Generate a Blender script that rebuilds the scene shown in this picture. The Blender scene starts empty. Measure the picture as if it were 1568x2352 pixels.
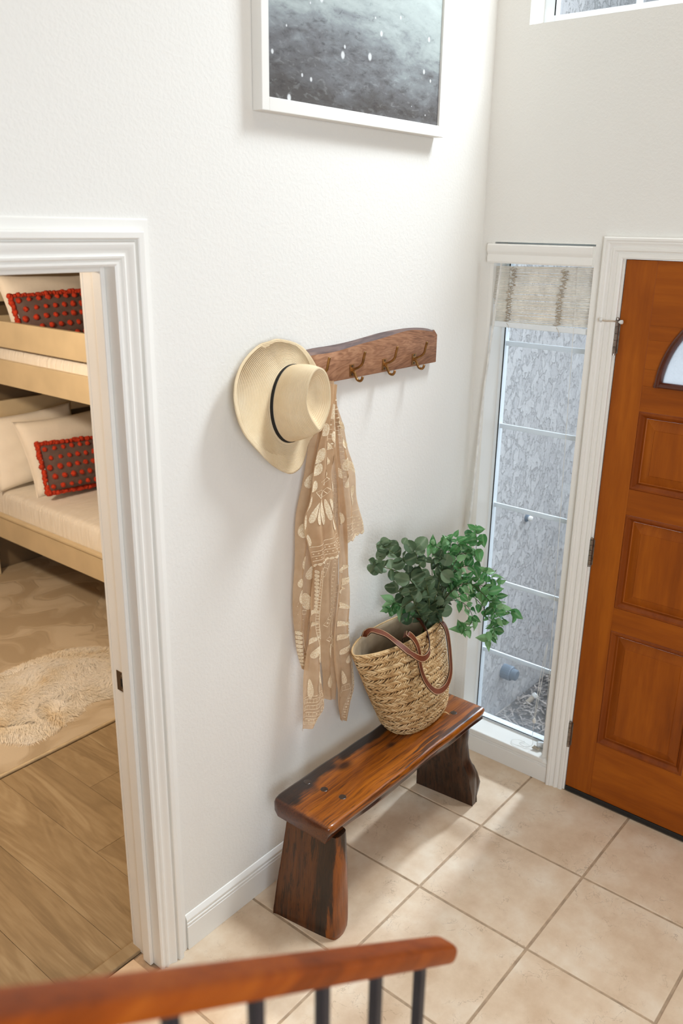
import bpy, bmesh, math, random
from mathutils import Vector, Matrix, noise as mnoise
PI = math.pi
random.seed(7)
scene = bpy.context.scene
COL = scene.collection

# ------------------------------------------------------------------ camera
F_PX, W_PX, H_PX = 1954.27, 1568.0, 2352.0
CAM = Vector((-2.8146, -1.6715, 2.1356))
YAW, PITCH, ROLL = math.radians(39.3984), math.radians(-18.62008), math.radians(0.92647)
FW = Vector((math.cos(PITCH)*math.cos(YAW), math.cos(PITCH)*math.sin(YAW), math.sin(PITCH)))
_r = FW.cross(Vector((0, 0, 1))).normalized(); _u = _r.cross(FW)
RT = math.cos(ROLL)*_r + math.sin(ROLL)*_u
UP = -math.sin(ROLL)*_r + math.cos(ROLL)*_u
cd = bpy.data.cameras.new('camera'); cam = bpy.data.objects.new('camera', cd); COL.objects.link(cam)
cd.sensor_fit = 'VERTICAL'; cd.sensor_height = 36.0; cd.lens = F_PX/H_PX*36.0
cam.matrix_world = Matrix(((RT.x, UP.x, -FW.x, CAM.x), (RT.y, UP.y, -FW.y, CAM.y), (RT.z, UP.z, -FW.z, CAM.z), (0, 0, 0, 1)))
cd.clip_start = 0.02; cd.clip_end = 100
cd.dof.use_dof = True; cd.dof.focus_distance = 2.75; cd.dof.aperture_fstop = 3.2
scene.camera = cam

def at(px, py, y):
    """the point on the vertical plane at depth y behind a pixel of the photograph"""
    d = FW + RT*((px-W_PX/2)/F_PX) - UP*((py-H_PX/2)/F_PX)
    return CAM + d*((y-CAM.y)/d.y)

# ------------------------------------------------------------------ world, lights, exposure
world = bpy.data.worlds.new('sky'); scene.world = world; world.use_nodes = True
wn = world.node_tree.nodes; bg = wn['Background']
bg.inputs['Color'].default_value = (0.80, 0.91, 1.0, 1); bg.inputs['Strength'].default_value = 1.04

def light(name, kind, loc, energy, color, size=0.2, size_y=None, target=None, spread=None):
    ld = bpy.data.lights.new(name, kind); ld.energy = energy; ld.color = color
    if kind == 'AREA':
        ld.shape = 'RECTANGLE'; ld.size = size; ld.size_y = size_y or size
        if spread: ld.spread = spread
    else: ld.shadow_soft_size = size
    o = bpy.data.objects.new(name, ld); COL.objects.link(o); o.location = loc
    if target is not None:
        o.rotation_euler = (Vector(target)-Vector(loc)).to_track_quat('-Z', 'Y').to_euler()
    return o
# pendant of the stairwell (above the frame), daylight of the upper window and side yard, added stair-side fill, bedroom ceiling lamp
light('pendant_light', 'POINT', (-1.5, -1.6, 4.2), 16, (1.0, 0.84, 0.66), 0.25)
light('upper_window_daylight', 'AREA', (0.24, -1.05, 4.15), 29, (0.86, 0.94, 1.0), 0.7, 0.6, (-0.85, -0.25, 0.0), math.radians(95))
light('stair_side_fill', 'AREA', (-3.2, -3.3, 1.9), 92, (0.80, 0.90, 1.0), 2.0, 1.6, (-0.9, 0.0, 1.0))  # added fill lamp behind the camera; the wall there has no window
light('side_yard_daylight', 'AREA', (3.3, -0.17, 2.7), 13, (0.78, 0.90, 1.0), 0.28, 0.28, (0.0, -0.27, 0.35), math.radians(50))
light('bedroom_lamp', 'POINT', (-2.05, 1.55, 2.25), 100, (1.0, 0.83, 0.63), 0.10)
scene.view_settings.view_transform = 'Standard'
scene.view_settings.look = 'None'
scene.view_settings.gamma = 1.0
scene.view_settings.use_curve_mapping = False
scene.view_settings.exposure = 0.33
scene.cycles.use_denoising = True
scene.cycles.max_bounces = 10
scene.cycles.transparent_max_bounces = 16
scene.cycles.sample_clamp_indirect = 6.0

# ------------------------------------------------------------------ material helpers
def srgb(r, g, b):
    def f(c):
        c /= 255.0
        return c/12.92 if c <= 0.04045 else ((c+0.055)/1.055)**2.4
    return (f(r), f(g), f(b), 1.0)

class NT:
    def __init__(s, name):
        s.m = bpy.data.materials.new(name); s.m.use_nodes = True
        s.t = s.m.node_tree; s.n = s.t.nodes; s.p = s.n['Principled BSDF']; s.out = s.n['Material Output']
    def new(s, kind, ins=None, **kw):
        nd = s.n.new(kind)
        for k, v in kw.items(): setattr(nd, k, v)
        for k, v in (ins or {}).items():
            if isinstance(v, bpy.types.NodeSocket): s.t.links.new(v, nd.inputs[k])
            else: nd.inputs[k].default_value = v
        return nd
    def link(s, a, b): s.t.links.new(a, b)
    def coord(s, which='Object', scale=(1, 1, 1), rot=(0, 0, 0), loc=(0, 0, 0)):
        tc = s.new('ShaderNodeTexCoord')
        mp = s.new('ShaderNodeMapping', {'Vector': tc.outputs[which], 'Scale': scale, 'Rotation': rot, 'Location': loc})
        return mp.outputs['Vector']
    def noise(s, vec, scale, detail=3.0, rough=0.55, dist=0.0):
        return s.new('ShaderNodeTexNoise', {'Vector': vec, 'Scale': scale, 'Detail': detail, 'Roughness': rough, 'Distortion': dist}).outputs['Fac']
    def ramp(s, fac, stops, interp='LINEAR'):
        r = s.new('ShaderNodeValToRGB', {'Fac': fac}); e = r.color_ramp.elements; r.color_ramp.interpolation = interp
        while len(e) < len(stops): e.new(0.5)
        for el, (p, c) in zip(e, stops):
            el.position = p; el.color = c if len(c) == 4 else (*c, 1)
        return r.outputs['Color']
    def mix(s, fac, a, b, mode='MIX'):
        nd = s.new('ShaderNodeMix', data_type='RGBA', blend_type=mode)
        for sock, v in ((nd.inputs[0], fac), (nd.inputs[6], a), (nd.inputs[7], b)):
            if isinstance(v, bpy.types.NodeSocket): s.link(v, sock)
            else: sock.default_value = v
        return nd.outputs[2]
    def math(s, op, a, b=0.0, c=None):
        nd = s.new('ShaderNodeMath', operation=op)
        for i, v in enumerate((a, b, c)):
            if v is None: continue
            if isinstance(v, bpy.types.NodeSocket): s.link(v, nd.inputs[i])
            else: nd.inputs[i].default_value = v
        return nd.outputs[0]
    def bump(s, h, strength=0.3, dist=0.005, normal=None):
        ins = {'Height': h, 'Strength': strength, 'Distance': dist}
        if normal is not None: ins['Normal'] = normal
        return s.new('ShaderNodeBump', ins).outputs['Normal']
    def set(s, **kw):
        names = dict(color='Base Color', rough='Roughness', metal='Metallic', normal='Normal', alpha='Alpha', spec='Specular IOR Level', coat='Coat Weight', coatr='Coat Roughness', sss='Subsurface Weight', sheen='Sheen Weight', trans='Transmission Weight', ior='IOR')
        for k, v in kw.items():
            i = s.p.inputs[names[k]]
            if isinstance(v, bpy.types.NodeSocket): s.link(v, i)
            else: i.default_value = v
        return s.m

MAT = {}
def plain(name, col, rough=0.5, metal=0.0, var=0.06, nscale=30, bump=0.0, bscale=200, bdist=0.001, **kw):
    t = NT(name); v = t.coord()
    n = t.noise(v, nscale, 2)
    c2 = tuple(min(1, x*(1+var*2)) for x in col[:3])+(1,); c1 = tuple(x*(1-var*2) for x in col[:3])+(1,)
    t.set(color=t.ramp(n, [(0.3, c1), (0.7, c2)]), rough=rough, metal=metal, **kw)
    if bump: t.set(normal=t.bump(t.noise(v, bscale, 3), bump, bdist))
    MAT[name] = t.m; return t.m

def m_plaster(name, col, strength=0.35):
    t = NT(name); v = t.coord()
    a = t.noise(v, 95, 2, 0.5, 0.3); b = t.noise(v, 220, 2)
    h = t.math('ADD', t.ramp(a, [(0.42, (0, 0, 0)), (0.60, (1, 1, 1))]), t.math('MULTIPLY', b, 0.5))
    big = t.noise(v, 1.2, 2)
    c = t.ramp(big, [(0.3, tuple(x*0.985 for x in col[:3])), (0.7, col)])
    MAT[name] = t.set(color=c, rough=0.6, spec=0.3, normal=t.bump(h, strength*0.55, 0.0014)); return t.m

def m_wood(name, dark, mid, lite, axis='x', grain=9.0, gloss=0.45, coat=0.0, black=None, stretch=14.0, bumps=0.12, ringd=5.0, rings=True):
    t = NT(name)
    k = 1.0/stretch
    sc = {'x': (k, 1, 1), 'y': (1, k, 1), 'z': (1, 1, k)}[axis]
    oi = t.new('ShaderNodeObjectInfo')
    tc = t.new('ShaderNodeTexCoord')
    off = t.new('ShaderNodeVectorMath', {0: tc.outputs['Object'], 1: t.new('ShaderNodeCombineXYZ', {'X': t.math('MULTIPLY', oi.outputs['Random'], 7.0), 'Y': t.math('MULTIPLY', oi.outputs['Random'], 13.0), 'Z': t.math('MULTIPLY', oi.outputs['Random'], 5.0)}).outputs[0]}, operation='ADD').outputs[0]
    v = t.new('ShaderNodeMapping', {'Vector': off, 'Scale': sc}).outputs['Vector']
    n1 = t.noise(v, grain, 4, 0.6, 0.8); n2 = t.noise(v, grain*9, 3, 0.6)
    fac = t.math('ADD', t.math('MULTIPLY', n1, 0.72), t.math('MULTIPLY', n2, 0.28))
    if rings:
        rg = t.math('SINE', t.math('MULTIPLY', n1, ringd*8))
        fac = t.math('ADD', fac, t.math('MULTIPLY', rg, 0.055))
    c = t.ramp(fac, [(0.30, dark), (0.5, mid), (0.70, lite)])
    if black is not None:
        n3 = t.noise(v, grain*0.8, 3, 0.6, 1.2)
        c = t.mix(t.ramp(n3, [(0.58, (0, 0, 0)), (0.68, (1, 1, 1))]), c, black)
    t.set(color=c, rough=gloss, spec=0.25, coat=coat, coatr=0.12, normal=t.bump(n2, bumps, 0.002))
    MAT[name] = t.m; return t.m

WHITE = srgb(236, 233, 226)
m_plaster('wall_plaster', srgb(237, 234, 227))
m_plaster('low_bounce_plaster', srgb(176, 160, 142), 0.2)  # invented tone for the unseen walls, soaks up bounced light
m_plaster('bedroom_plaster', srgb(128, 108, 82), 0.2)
plain('white_paint', srgb(240, 237, 230), 0.38, var=0.008, nscale=4, spec=0.4)
plain('window_vinyl', srgb(235, 240, 242), 0.3, var=0.008, nscale=5)
plain('grout', srgb(172, 147, 120), 0.9, var=0.1, bump=0.3)
plain('black_rubber', srgb(24, 23, 22), 0.6)
plain('nickel', srgb(150, 140, 130), 0.32, 0.9, var=0.15, nscale=60)
plain('bronze_hook', srgb(158, 118, 70), 0.33, 0.85, var=0.15, nscale=50)
plain('dark_iron', srgb(52, 52, 58), 0.45, 0.5, bump=0.15)
plain('strike_metal', srgb(95, 78, 62), 0.4, 0.7)
plain('hole_dark', srgb(14, 12, 10), 0.9)
plain('leather', srgb(108, 50, 22), 0.5, var=0.08, nscale=25, bump=0.15, bscale=400)
plain('leather_edge', srgb(48, 24, 14), 0.6)
plain('stitch', srgb(226, 196, 150), 0.8)
plain('canvas_lining', srgb(172, 150, 120), 0.9, bump=0.3, bscale=700)
plain('ribbon_black', srgb(18, 17, 17), 0.7, bump=0.3, bscale=900)
plain('cord_white', srgb(228, 226, 220), 0.6)
plain('cord_beige', srgb(188, 174, 154), 0.8)
plain('pillow_white', srgb(244, 236, 222), 0.85, var=0.02, nscale=8, bump=0.15, bscale=40, bdist=0.006, sheen=0.2)
plain('cushion_brown', srgb(104, 84, 78), 0.95, bump=0.6, bscale=350, bdist=0.002)
plain('pompom_red', srgb(196, 58, 26), 0.95, var=0.15, nscale=80, bump=0.8, bscale=300, bdist=0.004)
plain('bunk_paint', srgb(216, 197, 162), 0.45, var=0.03, nscale=6)
plain('rug_binding', srgb(205, 185, 150), 0.95, bump=0.5, bscale=250, bdist=0.002)
def m_fur():
    t = NT('fur_white'); v = t.coord(); n = t.noise(v, 5, 3)
    c = t.ramp(n, [(0.30, srgb(240, 222, 188)), (0.42, srgb(250, 242, 226)), (0.6, srgb(254, 250, 242))])
    t.set(color=c, rough=0.95, spec=0.1, sheen=0.2)
    tl = t.new('ShaderNodeBsdfTranslucent', {'Color': c})
    mx = t.new('ShaderNodeMixShader', {0: 0.25, 1: t.p.outputs[0], 2: tl.outputs[0]})
    t.link(mx.outputs[0], t.out.inputs['Surface']); MAT['fur_white'] = t.m
m_fur()
plain('pipe_blue', srgb(98, 112, 126), 0.5)
plain('stem_green', srgb(92, 104, 62), 0.6)
plain('stem_brown', srgb(70, 62, 40), 0.6)
plain('peg_dark', srgb(52, 38, 30), 0.25, coat=0.6)
plain('mulch_soil', srgb(58, 52, 50), 0.95, var=0.3, bump=0.8, bscale=40, bdist=0.02)
plain('mulch_chip', srgb(150, 140, 132), 0.9, var=0.28, nscale=22)
plain('lead_came', srgb(58, 42, 44), 0.4, 0.4)

m_wood('door_wood_vertical', srgb(124, 58, 5), srgb(152, 76, 8), srgb(176, 95, 15), 'z', 7, 0.5, 0.0, stretch=10, rings=False)
m_wood('door_wood_horizontal', srgb(124, 58, 5), srgb(152, 76, 8), srgb(176, 95, 15), 'y', 7, 0.5, 0.0, stretch=10, rings=False)
m_wood('door_wood_moulding', srgb(108, 47, 5), srgb(130, 60, 8), srgb(148, 73, 13), 'z', 7, 0.45, 0.05, rings=False)
m_wood('fan_moulding', srgb(62, 28, 16), srgb(84, 38, 20), srgb(100, 48, 26), 'y', 8, 0.3, 0.4, rings=False)
m_wood('rack_wood', srgb(102, 66, 46), srgb(160, 115, 86), srgb(192, 146, 112), 'x', 9, 0.5, stretch=4, ringd=15)
m_wood('rack_bark', srgb(72, 58, 56), srgb(102, 84, 80), srgb(126, 100, 88), 'x', 14, 0.6, stretch=6)
m_wood('rail_wood', srgb(98, 40, 4), srgb(138, 62, 8), srgb(164, 84, 18), 'x', 10, 0.5, 0.0, stretch=12, rings=False)
m_wood('plank_wood', srgb(132, 112, 84), srgb(156, 134, 102), srgb(178, 158, 126), 'y', 6, 0.5, 0.0, stretch=7, ringd=7, bumps=0.06)

def chan(t, c): return t.new('ShaderNodeSeparateColor', {'Color': c}).outputs[0]
def m_bench_top():
    t = NT('bench_top_wood'); tc = t.new('ShaderNodeTexCoord')
    wob = t.new('ShaderNodeTexNoise', {'Vector': t.new('ShaderNodeMapping', {'Vector': tc.outputs['Object'], 'Scale': (2.2, 5, 5)}).outputs[0], 'Scale': 1.6, 'Detail': 2.0})
    vv = t.new('ShaderNodeVectorMath', {0: tc.outputs['Object'], 1: t.new('ShaderNodeVectorMath', {0: wob.outputs['Color'], 1: (0.0, 0.035, 0.02)}, operation='MULTIPLY').outputs[0]}, operation='ADD').outputs[0]
    v = t.new('ShaderNodeMapping', {'Vector': vv, 'Scale': (0.045, 1, 1)}).outputs['Vector']
    n1 = t.noise(v, 22, 6, 0.68, 0.4); n2 = t.noise(v, 260, 3, 0.6); n3 = t.noise(v, 75, 4, 0.7)
    fac = t.math('ADD', t.math('MULTIPLY', n1, 0.6), t.math('ADD', t.math('MULTIPLY', n2, 0.16), t.math('MULTIPLY', n3, 0.24)))
    c = t.ramp(fac, [(0.33, srgb(50, 20, 4)), (0.43, srgb(106, 50, 6)), (0.54, srgb(150, 80, 10)), (0.70, srgb(176, 102, 18))])
    lines = t.ramp(n3, [(0.36, (1, 1, 1)), (0.45, (0, 0, 0))])
    c = t.mix(t.math('MULTIPLY', chan(t, lines), 0.75), c, srgb(52, 22, 6))
    xyz = t.new('ShaderNodeSeparateXYZ', {'Vector': tc.outputs['Object']})
    # charred, fibrous streak along the rear edge; broken dark grain lines near the front edge
    cl = t.noise(t.new('ShaderNodeMapping', {'Vector': tc.outputs['Object'], 'Scale': (0.8, 1, 1)}).outputs[0], 7, 3)
    back = t.math('ADD', xyz.outputs['Y'], t.math('ADD', t.math('MULTIPLY', t.math('SUBTRACT', n1, 0.5), 0.14), t.math('MULTIPLY', t.math('SUBTRACT', cl, 0.5), 0.24)))
    c = t.mix(t.math('MULTIPLY', chan(t, t.ramp(back, [(0.062, (0, 0, 0)), (0.092, (1, 1, 1))])), 0.95), c, srgb(22, 12, 7))
    front = chan(t, t.ramp(t.noise(v, 40, 4, 0.7), [(0.53, (0, 0, 0)), (0.58, (1, 1, 1))]))
    fz = t.new('ShaderNodeClamp', {'Value': t.math('MULTIPLY', t.math('SUBTRACT', -0.03, xyz.outputs['Y']), 22)}).outputs[0]
    c = t.mix(t.math('MULTIPLY', t.math('MULTIPLY', front, fz), 0.85), c, srgb(34, 15, 6))
    for (kx, ky, r) in ((-0.115, 0.070, 0.011), (-0.135, 0.062, 0.006), (-0.21, 0.045, 0.011), (-0.18, 0.022, 0.016), (-0.30, 0.070, 0.005), (0.02, -0.02, 0.010)):
        d = t.new('ShaderNodeVectorMath', {0: t.new('ShaderNodeMapping', {'Vector': vv, 'Location': (-kx*0.55, -ky-0.045, 0), 'Scale': (0.55, 1, 0)}).outputs[0]}, operation='LENGTH').outputs['Value']
        c = t.mix(t.math('MULTIPLY', chan(t, t.ramp(d, [(r*0.5, (1, 1, 1)), (r*1.6, (0, 0, 0))])), 0.85), c, srgb(34, 14, 6))
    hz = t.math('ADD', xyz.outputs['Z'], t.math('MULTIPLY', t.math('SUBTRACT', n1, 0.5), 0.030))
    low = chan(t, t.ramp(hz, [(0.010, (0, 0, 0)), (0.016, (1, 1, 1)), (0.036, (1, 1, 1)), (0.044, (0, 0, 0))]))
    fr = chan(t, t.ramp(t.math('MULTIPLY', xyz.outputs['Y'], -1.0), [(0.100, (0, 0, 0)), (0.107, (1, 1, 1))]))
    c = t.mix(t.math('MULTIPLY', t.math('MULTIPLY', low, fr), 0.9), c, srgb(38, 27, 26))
    endx = chan(t, t.ramp(t.math('MULTIPLY', xyz.outputs['X'], -1.0), [(0.4480, (0, 0, 0)), (0.4500, (1, 1, 1))]))
    c = t.mix(t.math('MULTIPLY', endx, 0.85), c, t.ramp(n2, [(0.3, srgb(62, 30, 14)), (0.7, srgb(92, 46, 22))]))
    MAT['bench_top_wood'] = t.set(color=c, rough=0.30, coat=0.35, coatr=0.12, spec=0.4, normal=t.bump(t.math('ADD', n1, t.math('MULTIPLY', n2, 0.3)), 0.16, 0.005))
def m_leg(name, base, front=True):
    t = NT(name); tc = t.new('ShaderNodeTexCoord')
    v = t.new('ShaderNodeMapping', {'Vector': tc.outputs['Object'], 'Scale': (1, 1, 0.05)}).outputs['Vector']
    n1 = t.noise(v, 24, 5, 0.66, 0.6); n2 = t.noise(v, 240, 3, 0.6); n3 = t.noise(v, 90, 4, 0.7)
    fac = t.math('ADD', t.math('MULTIPLY', n1, 0.5), t.math('ADD', t.math('MULTIPLY', n2, 0.2), t.math('MULTIPLY', n3, 0.3)))
    c = t.ramp(fac, [(0.34, base[0]), (0.48, base[1]), (0.64, base[2])])
    c = t.mix(t.math('MULTIPLY', chan(t, t.ramp(n3, [(0.38, (1, 1, 1)), (0.45, (0, 0, 0))])), 0.85), c, srgb(20, 9, 4))
    if front:
        xyz = t.new('ShaderNodeSeparateXYZ', {'Vector': tc.outputs['Object']})
        yy = t.math('ADD', t.math('MULTIPLY', xyz.outputs['Y'], -1.0), t.math('MULTIPLY', t.math('SUBTRACT', n1, 0.5), 0.10))
        c = t.mix(chan(t, t.ramp(yy, [(0.112, (0, 0, 0)), (0.120, (1, 1, 1))])), c, t.ramp(fac, [(0.36, srgb(86, 40, 8)), (0.5, srgb(132, 68, 14)), (0.66, srgb(154, 84, 20))]))
        c = t.mix(t.math('MULTIPLY', chan(t, t.ramp(yy, [(0.055, (0, 0, 0)), (0.066, (1, 1, 1)), (0.108, (1, 1, 1)), (0.118, (0, 0, 0))])), 0.9), c, t.ramp(n2, [(0.3, srgb(16, 10, 8)), (0.7, srgb(44, 26, 16))]))
    MAT[name] = t.set(color=c, rough=0.34, coat=0.3, coatr=0.15, spec=0.4, normal=t.bump(t.math('ADD', n1, t.math('MULTIPLY', n3, 0.6)), 0.3, 0.006))
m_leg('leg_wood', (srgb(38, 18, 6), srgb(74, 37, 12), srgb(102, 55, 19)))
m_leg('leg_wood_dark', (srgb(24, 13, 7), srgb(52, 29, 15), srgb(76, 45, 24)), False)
m_bench_top()

def m_tile():
    t = NT('tile'); oi = t.new('ShaderNodeObjectInfo'); tc = t.new('ShaderNodeTexCoord')
    v = t.new('ShaderNodeVectorMath', {0: tc.outputs['Object'], 1: t.new('ShaderNodeCombineXYZ', {'X': t.math('MULTIPLY', oi.outputs['Random'], 9.0), 'Y': t.math('MULTIPLY', oi.outputs['Random'], 17.0)}).outputs[0]}, operation='ADD').outputs[0]
    n = t.noise(v, 5.5, 6, 0.62); n2 = t.noise(v, 40, 4, 0.7)
    c = t.ramp(n, [(0.32, srgb(203, 174, 143)), (0.5, srgb(218, 193, 164)), (0.68, srgb(229, 211, 187))])
    ve = t.new('ShaderNodeTexNoise', {'Vector': v, 'Scale': 17.0, 'Detail': 5.0, 'Roughness': 0.6, 'Distortion': 0.8}).outputs['Fac']
    vein = t.ramp(t.math('ABSOLUTE', t.math('SUBTRACT', ve, 0.5)), [(0.0, (1, 1, 1)), (0.012, (0, 0, 0))])
    msk = t.ramp(t.noise(v, 9, 2), [(0.5, (0, 0, 0)), (0.62, (1, 1, 1))])
    c = t.mix(t.math('MULTIPLY', t.math('MULTIPLY', t.new('ShaderNodeSeparateColor', {'Color': vein}).outputs[0], t.new('ShaderNodeSeparateColor', {'Color': msk}).outputs[0]), 0.5), c, srgb(120, 88, 60))
    MAT['tile'] = t.set(color=c, rough=t.ramp(n2, [(0.3, (0.38,)*3), (0.7, (0.5,)*3)]), spec=0.4, normal=t.bump(n2, 0.12, 0.002))
m_tile()

def m_picture():
    t = NT('sea_photograph'); tc = t.new('ShaderNodeTexCoord')
    xyz = t.new('ShaderNodeSeparateXYZ', {'Vector': tc.outputs['Object']})     # x along, z up, origin at lower left
    rv = t.new('ShaderNodeMapping', {'Vector': tc.outputs['Object'], 'Rotation': (0, math.radians(20), 0), 'Scale': (1, 1, 2.6)}).outputs[0]
    n1 = t.noise(rv, 5, 4, 0.6, 0.6); n2 = t.noise(rv, 17, 8, 0.70, 0.3)
    g = t.math('ADD', t.math('MULTIPLY', xyz.outputs['Z'], 2.1), t.math('MULTIPLY', t.math('SUBTRACT', xyz.outputs['X'], 0.4), 0.18))
    h = t.math('ADD', g, t.math('MULTIPLY', t.math('SUBTRACT', n1, 0.5), 0.75))
    h = t.math('ADD', h, t.math('MULTIPLY', t.math('SUBTRACT', n2, 0.5), 0.42))
    c = t.ramp(h, [(0.0, srgb(86, 82, 80)), (0.22, srgb(112, 112, 114)), (0.40, srgb(140, 145, 147)), (0.58, srgb(172, 181, 179)), (0.88, srgb(194, 204, 199))])
    dk = t.ramp(n2, [(0.34, (1, 1, 1)), (0.46, (0, 0, 0))])
    dm = t.math('MULTIPLY', t.new('ShaderNodeSeparateColor', {'Color': dk}).outputs[0], t.new('ShaderNodeClamp', {'Value': t.math('SUBTRACT', 1.0, t.math('MULTIPLY', g, 1.5))}).outputs[0])
    c = t.mix(t.math('MULTIPLY', dm, 0.6), c, srgb(56, 52, 52))
    n4 = t.noise(t.new('ShaderNodeMapping', {'Vector': tc.outputs['Object'], 'Rotation': (0, math.radians(24), 0), 'Scale': (1, 1, 2.2)}).outputs[0], 34, 5, 0.62, 0.8)
    f4 = t.new('ShaderNodeSeparateColor', {'Color': t.ramp(n4, [(0.34, (1, 1, 1)), (0.43, (0, 0, 0))])}).outputs[0]
    patch = t.new('ShaderNodeSeparateColor', {'Color': t.ramp(n1, [(0.42, (1, 1, 1)), (0.6, (0.1,)*3)])}).outputs[0]
    c = t.mix(t.math('MULTIPLY', t.math('MULTIPLY', f4, patch), t.math('SUBTRACT', 0.62, t.math('MULTIPLY', t.new('ShaderNodeClamp', {'Value': g}).outputs[0], 0.45))), c, srgb(64, 62, 64))
    lt = t.new('ShaderNodeSeparateColor', {'Color': t.ramp(n4, [(0.57, (0, 0, 0)), (0.68, (1, 1, 1))])}).outputs[0]
    c = t.mix(t.math('MULTIPLY', lt, 0.14), c, srgb(214, 220, 218))
    flat = t.new('ShaderNodeCombineXYZ', {'X': xyz.outputs['X'], 'Y': xyz.outputs['Z']}).outputs[0]
    gv = t.new('ShaderNodeMapping', {'Vector': flat, 'Rotation': (0, 0, math.radians(14)), 'Scale': (27, 22, 1)}).outputs[0]
    vo = t.new('ShaderNodeTexVoronoi', {'Vector': gv, 'Scale': 1.0}, voronoi_dimensions='2D')
    sc_ = t.new('ShaderNodeSeparateColor', {'Color': vo.outputs['Color']})
    gl = t.ramp(t.math('DIVIDE', vo.outputs['Distance'], t.math('ADD', t.math('MULTIPLY', sc_.outputs[1], 1.1), 0.15)), [(0.13, (1, 1, 1)), (0.22, (0, 0, 0))])
    pick = t.math('GREATER_THAN', t.new('ShaderNodeSeparateColor', {'Color': vo.outputs['Color']}).outputs[0], 0.90)
    c = t.mix(t.math('MULTIPLY', t.math('MULTIPLY', t.new('ShaderNodeSeparateColor', {'Color': gl}).outputs[0], pick), 0.85), c, srgb(228, 230, 230))
    MAT['sea_photograph'] = t.set(color=c, rough=0.35, spec=0.3)
m_picture()

def m_glass(name, dirt=0.0, rough=0.0):
    t = NT(name); n = t.n
    tr = t.new('ShaderNodeBsdfTransparent', {'Color': (0.97, 0.985, 1.0, 1)})
    gl = t.new('ShaderNodeBsdfGlossy', {'Roughness': 0.02})
    lw = t.new('ShaderNodeLayerWeight', {'Blend': 0.5}).outputs['Facing']
    fr = t.math('ADD', 0.03, t.math('MULTIPLY', t.math('POWER', lw, 4.0), 0.6))
    mx = t.new('ShaderNodeMixShader', {0: fr, 1: tr.outputs[0], 2: gl.outputs[0]})
    last = mx
    if dirt:
        df = t.new('ShaderNodeBsdfDiffuse', {'Color': srgb(205, 215, 225)})
        v = t.coord(); xyz = t.new('ShaderNodeSeparateXYZ', {'Vector': v})
        low = t.ramp(xyz.outputs['Z'], [(0.0, (1, 1, 1)), (0.45, (0.15,)*3), (1.0, (0.1,)*3)])
        f = t.math('MULTIPLY', t.math('MULTIPLY', t.new('ShaderNodeSeparateColor', {'Color': low}).outputs[0], t.math('ADD', t.noise(v, 9, 5, 0.7), 0.3)), dirt)
        last = t.new('ShaderNodeMixShader', {0: f, 1: mx.outputs[0], 2: df.outputs[0]})
    t.link(last.outputs[0], t.out.inputs['Surface']); MAT[name] = t.m
m_glass('pane_glass'); m_glass('dusty_glass', 0.26)

def m_obscure():
    t = NT('obscure_glass'); v = t.coord()
    h = t.noise(v, 90, 3, 0.6, 1.0)
    nm = t.bump(h, 0.9, 0.004)
    tl = t.new('ShaderNodeBsdfTranslucent', {'Color': (0.93, 0.95, 0.97, 1), 'Normal': nm})
    tr = t.new('ShaderNodeBsdfTransparent', {'Color': (0.95, 0.97, 1, 1)})
    gl = t.new('ShaderNodeBsdfGlossy', {'Roughness': 0.08, 'Normal': nm})
    a = t.new('ShaderNodeMixShader', {0: 0.45, 1: tl.outputs[0], 2: tr.outputs[0]})
    b = t.new('ShaderNodeMixShader', {0: 0.08, 1: a.outputs[0], 2: gl.outputs[0]})
    t.link(b.outputs[0], t.out.inputs['Surface']); MAT['obscure_glass'] = t.m
m_obscure()

def m_stucco():
    t = NT('stucco'); v = t.coord(scale=(1, 1, 0.75))
    n = t.noise(v, 22, 7, 0.66, 0.25); n2 = t.noise(v, 80, 4, 0.7, 0.4)
    isl = t.ramp(n, [(0.47, (0, 0, 0)), (0.53, (1, 1, 1))])
    h = t.math('ADD', t.math('MULTIPLY', t.new('ShaderNodeSeparateColor', {'Color': isl}).outputs[0], 0.9), t.math('MULTIPLY', n2, 0.8))
    c = t.ramp(n, [(0.40, srgb(186, 183, 182)), (0.6, srgb(197, 194, 192))])
    MAT['stucco'] = t.set(color=c, rough=0.9, spec=0.2, normal=t.bump(h, 0.85, 0.006))
m_stucco()

def m_straw():
    t = NT('hat_straw'); uv = t.new('ShaderNodeUVMap', uv_map='UVMap')
    xyz = t.new('ShaderNodeSeparateXYZ', {'Vector': uv.outputs[0]})
    ph = t.math('MULTIPLY', xyz.outputs['Y'], 2*PI/0.0042)
    sn = t.math('SINE', ph)
    n = t.noise(t.coord(), 14, 3)
    fine = t.noise(t.new('ShaderNodeMapping', {'Vector': uv.outputs[0], 'Scale': (60, 400, 1)}).outputs[0], 4, 2)
    c = t.ramp(t.math('ADD', t.math('MULTIPLY', n, 0.6), t.math('MULTIPLY', fine, 0.4)), [(0.3, srgb(228, 204, 164)), (0.55, srgb(239, 219, 184)), (0.75, srgb(245, 230, 202))])
    c = t.mix(t.ramp(sn, [(0.0, (0.35,)*3), (0.35, (0, 0, 0))]), c, srgb(206, 168, 116))
    MAT['hat_straw'] = t.set(color=c, rough=0.7, spec=0.3, normal=t.bump(t.math('MULTIPLY', sn, 0.5), 0.55, 0.0016))
m_straw()

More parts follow.
